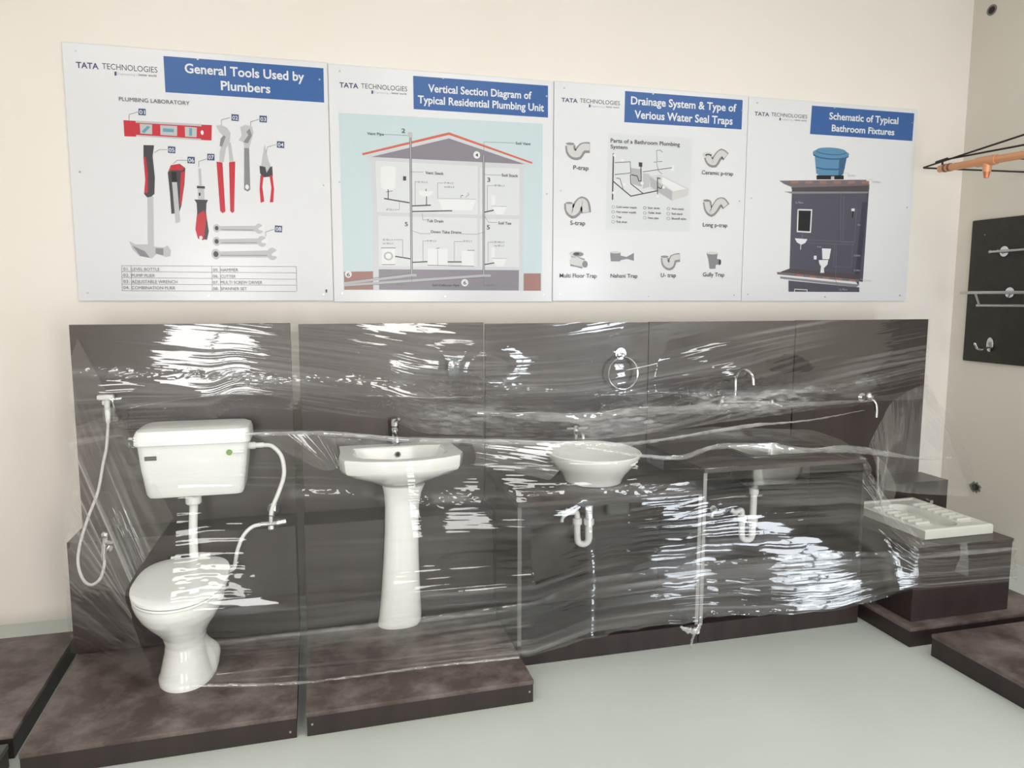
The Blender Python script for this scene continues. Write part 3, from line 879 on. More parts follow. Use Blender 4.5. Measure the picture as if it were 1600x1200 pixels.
# hand bidet spray
t = thing('bidet_spray', 'white hand bidet spray with looping hose, left of the cistern', 'hand shower', (-.90, -.452, .60))
bm = NB(); box(bm, -.93, -.862, -.512, -.478, 1.188, 1.212, .008, 2); box(bm, -.912, -.888, -.50, -.45, 1.165, 1.186, .004, 2); finish('spray_head', bm, M['pipe'], t)
bm = NB(); tube(bm, [(-.893, -.49, 1.19), (-.892, -.495, 1.13), (-.892, -.497, 1.085)], [.013, .012, .009], 12, 4); finish('handle', bm, M['pipe'], t)
bm = NB(); tube(bm, [(-.872, -.505, 1.20), (-.862, -.52, 1.18), (-.858, -.52, 1.155)], .004, 8, 4); finish('trigger', bm, M['chrome'], t)
bm = NB(); box(bm, -.918, -.866, -.478, -.4505, 1.085, 1.15, .006, 2); cyl(bm, (-.87, -.48, 1.11), (-.86, -.50, 1.10), .012); finish('holder', bm, M['grey'], t)
bm = NB(); tube(bm, [(-.892, -.497, 1.085), (-.897, -.50, 1.03), (-.905, -.50, .97), (-.922, -.50, .90), (-.945, -.52, .78), (-.975, -.58, .68), (-.99, -.665, .585), (-.995, -.685, .51), (-.975, -.70, .445), (-.945, -.70, .42), (-.91, -.70, .445), (-.893, -.695, .50), (-.893, -.685, .545)], .0062, 8, 8)
finish('hose', bm, M['pipe'], t)
t = thing('bidet_valve', 'small chrome valve at the lower end of the bidet hose', 'valve', (-.885, -.452, .62))
bm = NB(); cyl(bm, (-.885, -.662, .57), (-.885, -.668, .57), .024, 18); cyl(bm, (-.885, -.668, .57), (-.885, -.70, .57), .011); cyl(bm, (-.893, -.692, .54), (-.88, -.692, .63), .012); cyl(bm, (-.88, -.695, .60), (-.85, -.70, .595), .012); ball(bm, (-.882, -.694, .632), .016); finish('valve_body', bm, M['chrome'], t)
bm = NB(); cyl(bm, (-.893, -.69, .525), (-.893, -.69, .553), .013, 12); finish('hose_nut', bm, M['chrome'], t)

# ------------------------------------------------------------------ pedestal washbasin
t = thing('washbasin', 'white washbasin with wide bowed front on a tall pedestal', 'washbasin', (.38, -.65, .79))
def basin_outline(s, z, dy=0):
    base = [(.105, -.455), (.105, -.60), (.095, -.735), (.118, -.80), (.20, -.845), (.30, -.872), (.38, -.878), (.46, -.872), (.56, -.845), (.64, -.80), (.665, -.735), (.655, -.60), (.645, -.455), (.50, -.455), (.38, -.455), (.25, -.455)]
    cx, cy = .38, -.60
    return [(cx+(x-cx)*s[0], max(min(cy+(y-cy)*s[1]+dy, -.452), -1), z) for x, y in base]
def basin_inner(s, z):
    pts = []
    for x, y in [(.175, -.545), (.165, -.63), (.17, -.715), (.20, -.765), (.27, -.80), (.33, -.815), (.38, -.817), (.43, -.815), (.49, -.80), (.56, -.765), (.59, -.715), (.595, -.63), (.585, -.545), (.50, -.535), (.38, -.532), (.26, -.535)]:
        pts.append((.38+(x-.38)*s[0], -.66+(y+.66)*s[1], z))
    return pts
bm = NB()
rings = [basin_outline((.36, .42), .775, -.02), basin_outline((.52, .62), .80, -.01), basin_outline((.80, .84), .828), basin_outline((.955, .955), .852), basin_outline((.985, .985), .868), basin_outline((1, 1), .912), basin_outline((.992, .99), .921),
         basin_inner((1.03, 1.03), .921), basin_inner((.985, .985), .915), basin_inner((.93, .92), .875), basin_inner((.80, .80), .815), basin_inner((.45, .45), .793), basin_inner((.1, .1), .788)]
loft(bm, rings)
ob = finish('bowl', bm, M['ceramic'], t, ang=28)
bm = NB(); tube(bm, [(.38, -.553, .885), (.38, -.549, .885)], .014, 20); finish('overflow_ring', bm, M['satin'], t)
bm = NB(); tube(bm, [(.38, -.5545, .885), (.38, -.5525, .885)], .008, 16); finish('overflow_hole', bm, M['dark'], t)
bm = NB(); lathe(bm, .38, -.66, [(.024, .789), (.026, .793), (.02, .795)], 20); finish('drain', bm, M['satin'], t)
t = thing('pedestal', 'white flared pedestal under the bowed washbasin', 'pedestal', (.357, -.69, .096))
bm = NB()
loft(bm, [[(a, min(b, -.6625), c) for a, b, c in circ(.357+.004*k, -.69, z, rx, ry, 36, 2.3)] for k, (z, rx, ry) in enumerate([(.096, .098, .072), (.112, .102, .076), (.14, .100, .075), (.25, .092, .070), (.40, .084, .066), (.55, .079, .065), (.68, .080, .068), (.735, .088, .074), (.773, .100, .082)])])
finish('column', bm, M['ceramic'], t, ang=60)
t = thing('pillar_tap', 'chrome tap standing on the back of the pedestal washbasin', 'tap', (.372, -.50, .921))
bm = NB(); lathe(bm, .372, -.50, [(.024, .9215), (.024, .929), (.016, .935), (.015, .99), (.019, .996), (.019, 1.012)], 20); finish('tap_body', bm, M['chrome'], t)
bm = NB(); tube(bm, [(.372, -.50, .98), (.372, -.56, .985), (.372, -.605, .972), (.372, -.612, .955)], [.012, .011, .010], 12, 5); finish('spout', bm, M['chrome'], t)
bm = NB(); lathe(bm, .372, -.50, [(.015, 1.013), (.022, 1.018), (.022, 1.045), (.016, 1.052)], 18); cyl(bm, (.372, -.515, 1.04), (.385, -.575, 1.062), .006); finish('handle', bm, M['chrome'], t)
t = thing('tumbler_holder', 'clear tumbler in a small wall holder above the washbasin', 'tumbler', (.665, -.452, 1.23))
glass = mat('clear_glass', (235, 240, 240), .05, 0, .5); gb = glass.node_tree.nodes['Principled BSDF']; gb.inputs['Transmission Weight'].default_value = .92; gb.inputs['IOR'].default_value = 1.3
bm = NB(); lathe(bm, .668, -.50, [(.026, 1.252), (.033, 1.345)], 24, True, False); lathe(bm, .668, -.50, [(.0235, 1.256), (.0305, 1.345)], 24, True, False); finish('glass', bm, glass, t)
bm = NB(); tube(bm, [(.668+.036*math.cos(a*PI/12), -.50+.036*math.sin(a*PI/12), 1.315) for a in range(25)], .004, 8); cyl(bm, (.668, -.4505, 1.315), (.668, -.462, 1.315), .018, 18); cyl(bm, (.668, -.462, 1.315), (.668, -.464, 1.315), .006); finish('ring', bm, M['chrome'], t)

# ------------------------------------------------------------------ vessel basin on the counter
t = thing('vessel_basin', 'white bowl-shaped basin sitting on the lower counter', 'washbasin', (1.30, -.77, .752))
bm = NB()
C_ = (1.302, -.772)
def vr(z, r, q=1.12): return circ(C_[0], C_[1], z, r, r*q, 44, 2.05)
loft(bm, [vr(.753, .128), vr(.756, .136), vr(.775, .142), (vr(.80, .158)), vr(.83, .184), vr(.865, .212), vr(.888, .225), vr(.898, .228), vr(.901, .224), vr(.897, .218), vr(.88, .206), vr(.84, .172), vr(.80, .125), vr(.785, .07), vr(.782, .02)])
finish('bowl', bm, M['ceramic'], t, ang=50)
bm = NB(); lathe(bm, C_[0], C_[1], [(.022, .783), (.024, .788), (.014, .789)], 20); finish('drain', bm, M['chrome'], t)
t = thing('mixer_tap', 'chrome tap with cross handles behind the vessel basin', 'tap', (1.31, -.505, .752))
bm = NB(); lathe(bm, 1.312, -.495, [(.026, .753), (.026, .760), (.016, .768), (.015, .93), (.018, .935), (.018, .955)], 18); finish('tap_body', bm, M['chrome'], t)
bm = NB(); tube(bm, [(1.312, -.495, .94), (1.312, -.56, .95), (1.312, -.60, .942), (1.312, -.606, .925)], [.012, .011, .010], 12, 5); finish('spout', bm, M['chrome'], t)
bm = NB(); cyl(bm, (1.262, -.495, .962), (1.375, -.495, .962), .006, 10); cyl(bm, (1.312, -.495, .955), (1.312, -.495, .978), .013); finish('handle', bm, M['chrome'], t)
def bottle_trap(label, x, y, zt, zb, jz):
    t = thing('bottle_trap', label, 'drain trap', (x, y, zb), 'white waste traps under the counters')
    bm = NB(); tube(bm, [(x, y, zt), (x, y, zb+.03)], .018, 16); finish('tail_pipe', bm, M['pipe'], t)
    bm = NB(); tube(bm, [(x, y, zb+.10), (x, y, zb+.03), (x-.012, y, zb+.008), (x-.033, y+.005, zb+.003), (x-.054, y+.008, zb+.018), (x-.058, y+.01, zb+.07), (x-.058, y+.01, zb+.13)], .0165, 14, 6); finish('bend', bm, M['pipe'], t)
    for nx_, ny_, z0, r in ((x, y, zb+.10, .026), (x-.058, y+.01, zb+.103, .023), (x, y, zt-.04, .025)):
        bm = NB(); lathe(bm, nx_, ny_, [(r-.003, z0), (r, z0+.004), (r, z0+.03), (r-.003, z0+.034)], 16); finish('nut', bm, M['pipe'], t)
    bm = NB(); tube(bm, [(x-.058, y+.01, zb+.12), (x-.062, y+.012, zb+.165), (x-.09, y+.02, jz-.01), (x-.115, y+.03, jz)], .014, 12, 6)
    finish('outlet_pipe', bm, M['pipe'], t)
    return t
bottle_trap('white waste trap hanging under the vessel basin counter', 1.302, -.73, .731, .415, .59)
bottle_trap('white waste trap hanging under the inset sink', 2.215, -.75, .655, .365, .53)
def stub(label, x, z):
    t = thing('outlet_stub', label, 'pipe', (x, YS, z), 'white curved pipe stubs on the step boxes')
    bm = NB(); tube(bm, [(x, YS-.001, z), (x, YS-.03, z+.005), (x-.012, YS-.045, z+.002), (x-.028, YS-.045, z-.012), (x-.032, YS-.045, z-.032)], .0085, 10, 6); finish('elbow', bm, M['pipe'], t)
    bm = NB(); cyl(bm, (x, YS-.0005, z), (x, YS-.004, z), .018, 16); finish('flange', bm, M['pipe'], t)
stub('curved white pipe stub left of the trap under the vessel basin', 1.20, .565)
stub('curved white pipe stub left of the trap under the inset sink', 2.03, .525)
bm = NB(); box(bm, 1.412, 1.542, -.700, -.663, .535, .66, .022, 4)  # plain rounded box for a pale soft rectangle against the step box
tag(finish('rounded_box', bm, M['greytop']), 'pale grey rounded box on the step under the lower counter', 'box')

# ------------------------------------------------------------------ sink, taps and towel ring
t = thing('inset_sink', 'steel sink bowl set into the taller counter', 'sink', (2.275, -.75, .66))
bm = NB(); hx0, hx1, hy0, hy1 = HOLE
loft(bm, [rrect(hx0-.018, hx1+.018, hy0-.018, hy1+.018, .8525, .04), rrect(hx0-.018, hx1+.018, hy0-.018, hy1+.018, .8545, .04), rrect(hx0+.012, hx1-.012, hy0+.012, hy1-.012, .8535, .04), rrect(hx0+.02, hx1-.02, hy0+.02, hy1-.02, .80, .06), rrect(hx0+.03, hx1-.03, hy0+.03, hy1-.03, .70, .07), rrect(hx0+.07, hx1-.07, hy0+.07, hy1-.07, .668, .06), rrect(hx0+.19, hx1-.19, hy0+.16, hy1-.16, .664, .008)], False, True)
sol = finish('bowl', bm, M['satin'], t, ang=40)
bm = NB()
loft(bm, [rrect(hx0+.006, hx1-.006, hy0+.006, hy1-.006, .830, .05), rrect(hx0+.014, hx1-.014, hy0+.014, hy1-.014, .76, .06), rrect(hx0+.024, hx1-.024, hy0+.024, hy1-.024, .695, .07), rrect(hx0+.065, hx1-.065, hy0+.065, hy1-.065, .660, .06), rrect(hx0+.19, hx1-.19, hy0+.16, hy1-.16, .656, .008)], False, True)
finish('underside', bm, M['satin'], t, ang=40)
t = thing('sink_tap', 'chrome swan neck wall tap above the inset sink', 'tap', (2.30, -.452, 1.07))
bm = NB(); cyl(bm, (2.16, -.505, 1.072), (2.455, -.505, 1.06), .012, 12); cyl(bm, (2.20, -.4505, 1.07), (2.20, -.505, 1.07), .014); cyl(bm, (2.42, -.4505, 1.06), (2.42, -.505, 1.06), .014)
cyl(bm, (2.20, -.4505, 1.07), (2.20, -.457, 1.07), .03, 20); cyl(bm, (2.42, -.4505, 1.06), (2.42, -.457, 1.06), .03, 20); finish('tap_body', bm, M['chrome'], t)
for x, z in ((2.152, 1.074), (2.463, 1.058)):
    bm = NB(); ball(bm, (x, -.505, z), .022, (.8, 1, 1)); cyl(bm, (x, -.505, z), (x+(.05 if x > 2.3 else -.03), -.53, z-.02), .006); finish('handle', bm, M['chrome'], t)
bm = NB(); tube(bm, [(2.232, -.505, 1.07), (2.232, -.508, 1.15), (2.232, -.51, 1.205), (2.24, -.535, 1.245), (2.255, -.575, 1.25), (2.268, -.61, 1.225), (2.272, -.62, 1.175)], .0095, 12, 6); finish('spout', bm, M['chrome'], t)
t = thing('towel_ring', 'chrome towel ring on the board above the vessel basin', 'towel ring', (1.575, -.452, 1.34))
bm = NB(); cyl(bm, (1.572, -.4505, 1.345), (1.572, -.462, 1.345), .03, 20); cyl(bm, (1.572, -.462, 1.345), (1.572, -.49, 1.338), .010); ball(bm, (1.572, -.49, 1.336), .014); finish('mount', bm, M['chrome'], t)
bm = NB(); tube(bm, [(1.574+.083*math.sin(a*PI/20), -.492+.004*math.cos(a*PI/20), 1.243+.085*math.cos(a*PI/20)) for a in range(41)], .0048, 8); finish('ring', bm, M['chrome'], t)
t = thing('bib_tap', 'chrome bib tap low on the rightmost display board', 'tap', (3.10, -.452, 1.06))
bm = NB(); cyl(bm, (3.10, -.4505, 1.06), (3.10, -.457, 1.06), .026, 18); cyl(bm, (3.10, -.457, 1.06), (3.10, -.54, 1.06), .013); tube(bm, [(3.10, -.52, 1.055), (3.115, -.545, 1.045), (3.125, -.55, 1.00), (3.125, -.55, .955)], .0105, 12, 5); finish('tap_body', bm, M['chrome'], t)
bm = NB(); ball(bm, (3.085, -.535, 1.075), .026, (1, .8, 1)); finish('knob', bm, M['chrome'], t)
t = thing('corner_valve', 'small chrome knob low on the step box at the right end', 'valve', (3.40, YS, .45))
bm = NB(); cyl(bm, (3.42, YS-.001, .47), (3.42, YS-.03, .47), .018, 16, .012); finish('knob', bm, M['chrome'], t)

# ------------------------------------------------------------------ squat pan and its box
t = thing('squat_box', 'dark brown box raised on the platform under the squat pan', 'box', (3.02, -1.0, .096))
simple_box('box_body', M['lam'], t, 2.735, 3.315, -1.305, YS-.004, .0965, .445, bev=.001, seg=1)
simple_box('top_panel', M['board'], t, 2.732, 3.318, -1.308, YS-.003, .446, .462, bev=.001, seg=1)
t = thing('squat_pan', 'white ribbed squat pan lying on the raised box at right', 'squat toilet', (3.075, -.96, .463))
nx, ny = 80, 150; PX = (2.868, 3.283); PY = (-1.220, -.695); zb, zt = .4635, .512
xs = np.linspace(*PX, nx); ys = np.linspace(*PY, ny)
U, V = np.meshgrid((xs-PX[0])/(PX[1]-PX[0]), (ys-PY[0])/(PY[1]-PY[0]))
Z = np.full(U.shape, zt)
edge = np.minimum.reduce([U*.415, (1-U)*.415, V*.525, (1-V)*.525])
Z -= .006*np.clip(1-edge/.008, 0, 1)**2
inner = np.clip((edge-.022)/.008, 0, 1); Z -= .007*inner
w = .125+.03*np.sin(np.clip((V-.08)/.8, 0, 1)*PI)          # slot half width, wider in the middle
d = np.hypot((U-.5)/w, 0); ends = np.clip((np.abs(V-.47)-.27)/.10, 0, None)
rr = np.hypot(d, ends)
Z -= .036*(1-np.clip((rr-.85)/.3, 0, 1))*(.85+.15*(1-V))
tread = ((np.abs(U-.19) < .105) | (np.abs(U-.81) < .105)) & (V > .16) & (V < .80)
Z += np.where(tread, .003+.010*np.clip(np.sin(V*2*PI*11), 0, 1), 0)
bm = NB()
G = [[bm.verts.new((xs[i], ys[j], Z[j, i])) for i in range(nx)] for j in range(ny)]
for j in range(ny-1):
    for i in range(nx-1): bm.faces.new((G[j][i], G[j][i+1], G[j+1][i+1], G[j+1][i]))
loop = [G[0][i] for i in range(nx)]+[G[j][nx-1] for j in range(1, ny)]+[G[ny-1][i] for i in range(nx-2, -1, -1)]+[G[j][0] for j in range(ny-2, 0, -1)]
low = [bm.verts.new((v.co.x, v.co.y, zb)) for v in loop]
for i in range(len(loop)): bm.faces.new((loop[i], low[i], low[(i+1) % len(loop)], loop[(i+1) % len(loop)]))
bm.faces.new(low)
finish('pan', bm, M['ceramic2'], t, ang=40)
bm = NB(); loft(bm, [circ(3.075, -1.085, .4725, .028, .036, 20), circ(3.075, -1.085, .474, .026, .033, 20)]); finish('drain_hole', bm, M['dark'], t)

# ------------------------------------------------------------------ right wall: accessory board, pipe display, wall holes
XR = ROOM_X1
t = thing('accessory_board', 'black wall board with rails on the right wall', 'display board', (XR, -.8, 1.23))
simple_box('board', M['black'], t, XR-.022, XR-.001, -1.5, -.128, 1.228, 2.134, bev=.006)
screw(t, XR-.021, -.23, 2.04, .6).rotation_euler = (0, 0, -PI/2)
t = thing('towel_rail', 'single chrome rail high on the black board', 'towel rail', (XR-.022, -.8, 1.92))
bm = NB(); cyl(bm, (XR-.08, -.335, 1.924), (XR-.08, -1.3, 1.930), .0075, 12); ball(bm, (XR-.08, -.333, 1.924), .011); finish('rail', bm, M['satin'], t)
for y in (-.385, -1.2):
    bm = NB(); cyl(bm, (XR-.0225, y, 1.925), (XR-.030, y, 1.925), .032, 24); cyl(bm, (XR-.03, y, 1.925), (XR-.08, y, 1.926), .009); finish('mount', bm, M['chrome'], t)
t = thing('towel_shelf', 'double chrome towel rack across the middle of the black board', 'towel rack', (XR-.022, -.8, 1.6))
bm = NB(); tube(bm, [(XR-.17, -.225, 1.672), (XR-.17, -1.3, 1.672)], .0095, 12); finish('upper_rail', bm, M['satin'], t)
bm = NB(); tube(bm, [(XR-.13, -.31, 1.592), (XR-.13, -1.3, 1.600)], .0075, 12); finish('lower_rail', bm, M['satin'], t)
for y in (-.33, -1.25):
    bm = NB(); cyl(bm, (XR-.17, y, 1.672), (XR-.13, y, 1.594), .007, 10); finish('strut', bm, M['satin'], t)
for y in (-.445, -1.2):
    bm = NB(); cyl(bm, (XR-.0225, y, 1.672), (XR-.030, y, 1.672), .032, 24); cyl(bm, (XR-.03, y, 1.672), (XR-.17, y, 1.672), .010); finish('mount', bm, M['chrome'], t)
t = thing('robe_hook', 'chrome robe hook near the bottom of the black board', 'hook', (XR-.022, -.40, 1.33))
bm = NB(); tube(bm, [(XR-.0225, -.335, 1.345), (XR-.034, -.335, 1.345)], .001, 4)
bm.free(); bm = NB(); loft(bm, [[(XR-xo, -.335+s*.026*math.cos(a*PI/12), 1.345+s*.045*math.sin(a*PI/12)) for a in range(24)] for xo, s in ((.0225, 1), (.032, 1), (.036, .8))]); finish('plate', bm, M['chrome'], t)
bm = NB(); tube(bm, [(XR-.034, -.335, 1.33), (XR-.075, -.325, 1.315), (XR-.10, -.31, 1.32), (XR-.108, -.30, 1.345)], .006, 10, 5); ball(bm, (XR-.108, -.30, 1.348), .010); finish('hook', bm, M['chrome'], t)

t = thing('pipe_display', 'copper-coloured pipe in a black wire frame above the black board', 'pipe display', (3.75, -.6, 2.42))
for a, b in (((3.75, -.117, 2.454), (3.75, -.95, 2.532)), ((3.75, -.269, 2.475), (3.76, -.95, 2.463)), ((3.75, -.117, 2.452), (4.165, -.46, 2.392))):
    bm = NB(); cyl(bm, a, b, .0055, 8); finish('wire', bm, M['rod'], t)
bm = NB(); cyl(bm, (3.75, -.215, 2.470), (3.75, -.30, 2.478), .008, 8); cyl(bm, (3.75, -.262, 2.472), (3.75, -.266, 2.44), .006, 8); finish('clip', bm, M['rod'], t)
bm = NB(); cyl(bm, (3.75, -.245, 2.425), (3.75, -.95, 2.408), .0215, 18); finish('pipe', bm, M['copper'], t)
bm = NB(); cyl(bm, (3.75, -.52, 2.4185), (3.75, -.645, 2.4155), .028, 18); cyl(bm, (3.75, -.585, 2.415), (3.75, -.585, 2.355), .026, 18, .022); finish('tee', bm, M['copper'], t)
bm = NB(); cyl(bm, (3.75, -.585, 2.356), (3.75, -.585, 2.322), .019, 14, .012); finish('nozzle', bm, M['copper2'], t)
for y in (-.285, -.318):
    bm = NB(); cyl(bm, (3.75, y, 2.424), (3.75, y-.012, 2.4235), .025, 16); finish('tape_band', bm, M['bindtape'], t)
bm = NB(); cyl(bm, (3.75, -.72, 2.415), (4.168, -.72, 2.415), .010, 10); finish('wall_bracket', bm, M['rod'], t)

def hole(label, y, z, pts, m):
    t = thing('wall_socket_hole', label, 'wall hole', (XR, y, z))
    bm = NB(); loft(bm, [[(XR-d, y+py*s, z+pz*s) for py, pz in pts] for d, s in ((.0005, 1), (.004, .98), (.004, .8), (.0015, .7))]); finish('rim', bm, m, t)
    bm = NB(); loft(bm, [[(XR-d, y+py*s, z+pz*s) for py, pz in pts] for d, s in ((.0005, .68), (.0022, .66))]); finish('recess', bm, M['dark'], t)
hole('grey round knockout high on the right wall', -.139, 3.430, [(.036*math.cos(a*PI/12), .032*math.sin(a*PI/12)) for a in range(24)], M['grey'])
hole('ragged dark hole low on the right wall near the squat pan', -.28, .405, [((.042+.008*math.sin(a*2.3))*math.cos(a*PI/10), (.034+.007*math.cos(a*3.1))*math.sin(a*PI/10)) for a in range(20)], M['grey'])
# ------------------------------------------------------------------ the clear stretch wrap
rng = np.random.default_rng(11)
_T = rng.random((512, 512)).astype('f')
def vn(x, y, seed=0):
    """smooth value noise, -1..1"""
    x = np.asarray(x)+seed*37.31; y = np.asarray(y)+seed*17.77
    xi = np.floor(x).astype(int); yi = np.floor(y).astype(int); fx = x-xi; fy = y-yi
    fx = fx*fx*fx*(fx*(fx*6-15)+10); fy = fy*fy*fy*(fy*(fy*6-15)+10)
    g = lambda a, b: _T[b % 512, a % 512]
    return ((g(xi, yi)*(1-fx)+g(xi+1, yi)*fx)*(1-fy)+(g(xi, yi+1)*(1-fx)+g(xi+1, yi+1)*fx)*fy)*2-1
def film_material(name, base, gloss, rough=.06, bump=.5):
    m = bpy.data.materials.new(name); m.use_nodes = True; nt = m.node_tree; nt.nodes.clear()
    out = nd(m, 'ShaderNodeOutputMaterial')
    tr = nd(m, 'ShaderNodeBsdfTransparent')
    df = nd(m, 'ShaderNodeBsdfDiffuse'); df.inputs[0].default_value = (.85, .86, .87, 1)
    tl = nd(m, 'ShaderNodeBsdfTranslucent'); tl.inputs[0].default_value = (.85, .86, .87, 1)
    milk = nd(m, 'ShaderNodeMixShader'); milk.inputs[0].default_value = .35; lk(m, df.outputs[0], milk.inputs[1]); lk(m, tl.outputs[0], milk.inputs[2])
    at = nd(m, 'ShaderNodeAttribute'); at.attribute_name = 'haze'
    body = nd(m, 'ShaderNodeMixShader'); lk(m, at.outputs['Fac'], body.inputs[0]); lk(m, tr.outputs[0], body.inputs[1]); lk(m, milk.outputs[0], body.inputs[2])
    gl = nd(m, 'ShaderNodeBsdfGlossy'); gl.inputs['Color'].default_value = (1, 1, 1, 1); gl.inputs['Roughness'].default_value = rough
    lw = nd(m, 'ShaderNodeLayerWeight'); lw.inputs[0].default_value = .5
    pw = nd(m, 'ShaderNodeMath', operation='POWER'); lk(m, lw.outputs['Facing'], pw.inputs[0]); pw.inputs[1].default_value = 4
    ma = nd(m, 'ShaderNodeMath', operation='MULTIPLY_ADD'); lk(m, pw.outputs[0], ma.inputs[0]); ma.inputs[1].default_value = .45; ma.inputs[2].default_value = gloss
    mx = nd(m, 'ShaderNodeMixShader'); lk(m, ma.outputs[0], mx.inputs[0]); lk(m, body.outputs[0], mx.inputs[1]); lk(m, gl.outputs[0], mx.inputs[2])
    uvn = nd(m, 'ShaderNodeUVMap'); uvn.uv_map = 'stretch'
    mp = nd(m, 'ShaderNodeMapping'); mp.inputs['Scale'].default_value = (4.0, 52, 1)
    n = nd(m, 'ShaderNodeTexNoise'); n.inputs['Scale'].default_value = 1; n.inputs['Detail'].default_value = 1; n.inputs['Roughness'].default_value = .5
    bu = nd(m, 'ShaderNodeBump'); bu.inputs['Strength'].default_value = bump; bu.inputs['Distance'].default_value = .006
    lk(m, uvn.outputs[0], mp.inputs[0]); lk(m, mp.outputs[0], n.inputs['Vector']); lk(m, n.outputs[0], bu.inputs['Height'])
    for q in (gl, lw): lk(m, bu.outputs[0], q.inputs['Normal'])
    lk(m, mx.outputs[0], out.inputs[0])
    return m
FILM = film_material('stretch_film', .03, .078, .03, .28)
FILM_L = film_material('lower_stretch_film', .03, .062, .03, .28)
FILM_T = film_material('second_turn_film', .03, .036, .03, .28)
FILM_C = film_material('loose_film', .03, .06, .04, .25)
FILM_R = film_material('gathered_film', .3, .16, .12, .6)
wrap = thing('plastic_wrap', 'clear stretch wrap wound around all the boards and bathroom fixtures', 'plastic wrap', (1.26, -1.0, .1))
def sheet(name, P, m, amp=1.0, haze=.03, hz_amp=.12, seed=0, crinkle=None, slant=0.0, fiber=0.0, base_len=None, amap=1.0, hmap=1.0):
    """P: grid (rows, cols, 3) of a taut sheet, columns run along the stretch; adds stretch wrinkles along its normal"""
    nv, nu = P.shape[:2]
    du = np.linalg.norm(np.diff(P, axis=1), axis=2); r = np.concatenate([np.zeros((nv, 1)), np.cumsum(du, 1)], 1); r = np.repeat(r.mean(0)[None], nv, 0)
    dv = np.linalg.norm(np.diff(P, axis=0), axis=2); s0 = np.concatenate([np.zeros((1, nu)), np.cumsum(dv, 0)], 0)
    s = np.repeat(s0.mean(1)[:, None], nu, 1) if base_len is None else s0
    tu = np.gradient(P, axis=1); tv = np.gradient(P, axis=0); N = np.cross(tu, tv); N /= np.linalg.norm(N, axis=2, keepdims=True)+1e-9
    if N[..., 1].mean() > 0: N = -N
    q = s+slant*r+fiber+.014*vn(r/.8, s/.25, seed)
    mask = np.clip(.50+.75*vn(r/.55, q/.11, seed+1), .06, 1.2)
    d = .0034*vn(r/1.3, q/.10, seed+2)+.0019*mask*vn(r/.70, q/.024, seed+3)
    d += .0013*mask*vn(r/.30, q/.0125, seed+4)+.0007*np.clip(vn(r/.5, q/.2, seed+5), 0, 1)*vn(r/.11, q/.008, seed+15)
    streak = np.clip(.75*np.clip(vn(r/1.1, q/.021, seed+6), 0, 1)**1.5+.75*np.clip(vn(r/.8, q/.009, seed+16), 0, 1)**1.5, 0, 1)*np.clip(.45+.9*vn(r/.7, q/.15, seed+7), .05, 1)
    hz = haze+hz_amp*streak
    d = d*amap
    if crinkle is not None:
        d += .0021*crinkle*vn(r/.030, s/.011, seed+8)+.0014*crinkle*vn(r/.013, s/.008, seed+9)
        hz = hz+.28*crinkle*(.5+.5*vn(r/.05, s/.02, seed+10))
    hz = hz*hmap
    Q = P+N*(d*amp)[..., None]
    idx = np.arange(nv*nu).reshape(nv, nu)
    F = np.stack([idx[:-1, :-1], idx[1:, :-1], idx[1:, 1:], idx[:-1, 1:]], -1).reshape(-1, 4)
    o = np.array(wrap.location)
    me = bpy.data.meshes.new(name)
    me.vertices.add(nv*nu); me.vertices.foreach_set('co', (Q-o).astype('f').ravel())
    me.loops.add(len(F)*4); me.loops.foreach_set('vertex_index', F.ravel().astype('i'))
    me.polygons.add(len(F)); me.polygons.foreach_set('loop_start', np.arange(0, len(F)*4, 4, dtype='i'))
    me.update(calc_edges=True)
    a = me.attributes.new('haze', 'FLOAT', 'POINT'); a.data.foreach_set('value', np.clip(hz, 0, .8).astype('f').ravel())
    ul = me.uv_layers.new(name='stretch'); uvs = np.stack([r+seed*3.1, q+seed*1.7], -1).reshape(-1, 2)[F.ravel()]
    ul.data.foreach_set('uv', uvs.astype('f').ravel())
    me.polygons.foreach_set('use_smooth', np.ones(len(F), bool))
    me.materials.append(m); me.update()
    ob = bpy.data.objects.new(name, me); COL.objects.link(ob); ob.parent = wrap
    return ob
def curve(x, pts):
    a = np.array(sorted(pts)); return np.interp(x, a[:, 0], a[:, 1])
def smooth1(a, k):
    w = np.hanning(k+2)[1:-1]; w /= w.sum(); p = np.pad(a, k//2, mode='edge'); return np.convolve(p, w, 'valid')[:len(a)]

# --- upper sheet, pressed flat on the boards and pulled out over the fixtures at its lower edge
nu, nv = 460, 270
X = np.linspace(-1.037, 3.549, nu); T = np.linspace(0, 1, nv)[:, None]
ztop = curve(X, [(-1.04, 1.521), (-.08, 1.517), (.83, 1.512), (2.6, 1.513), (3.55, 1.515)])
zlow = smooth1(curve(X, [(-1.04, .98), (-.80, 1.055), (-.45, 1.085), (-.36, 1.155), (0, 1.11), (.33, 1.075), (.46, 1.02), (1.3, .965), (1.7, .975), (2.1, 1.005), (2.6, 1.03), (3.0, 1.035), (3.55, 1.04)]), 15)
ylow = smooth1(curve(X, [(-1.04, -.458), (-.80, -.672), (-.45, -.67), (-.36, -.60), (0, -.56), (.33, -.63), (.46, -.74), (1.1, -.80), (1.3, -.82), (1.7, -.76), (2.1, -.72), (2.6, -.66), (3.1, -.58), (3.55, -.47)]), 25)
zf = curve(X, [(-1.04, 1.10), (-.8, 1.19), (-.4, 1.19), (0, 1.18), (.5, 1.15), (2.6, 1.15), (3.55, 1.12)])
Z = ztop+(zlow-ztop)*T
k = np.clip((zf-Z)/(zf-zlow), 0, 1)
Y = -.4585+(ylow+.4585)*k**1.25
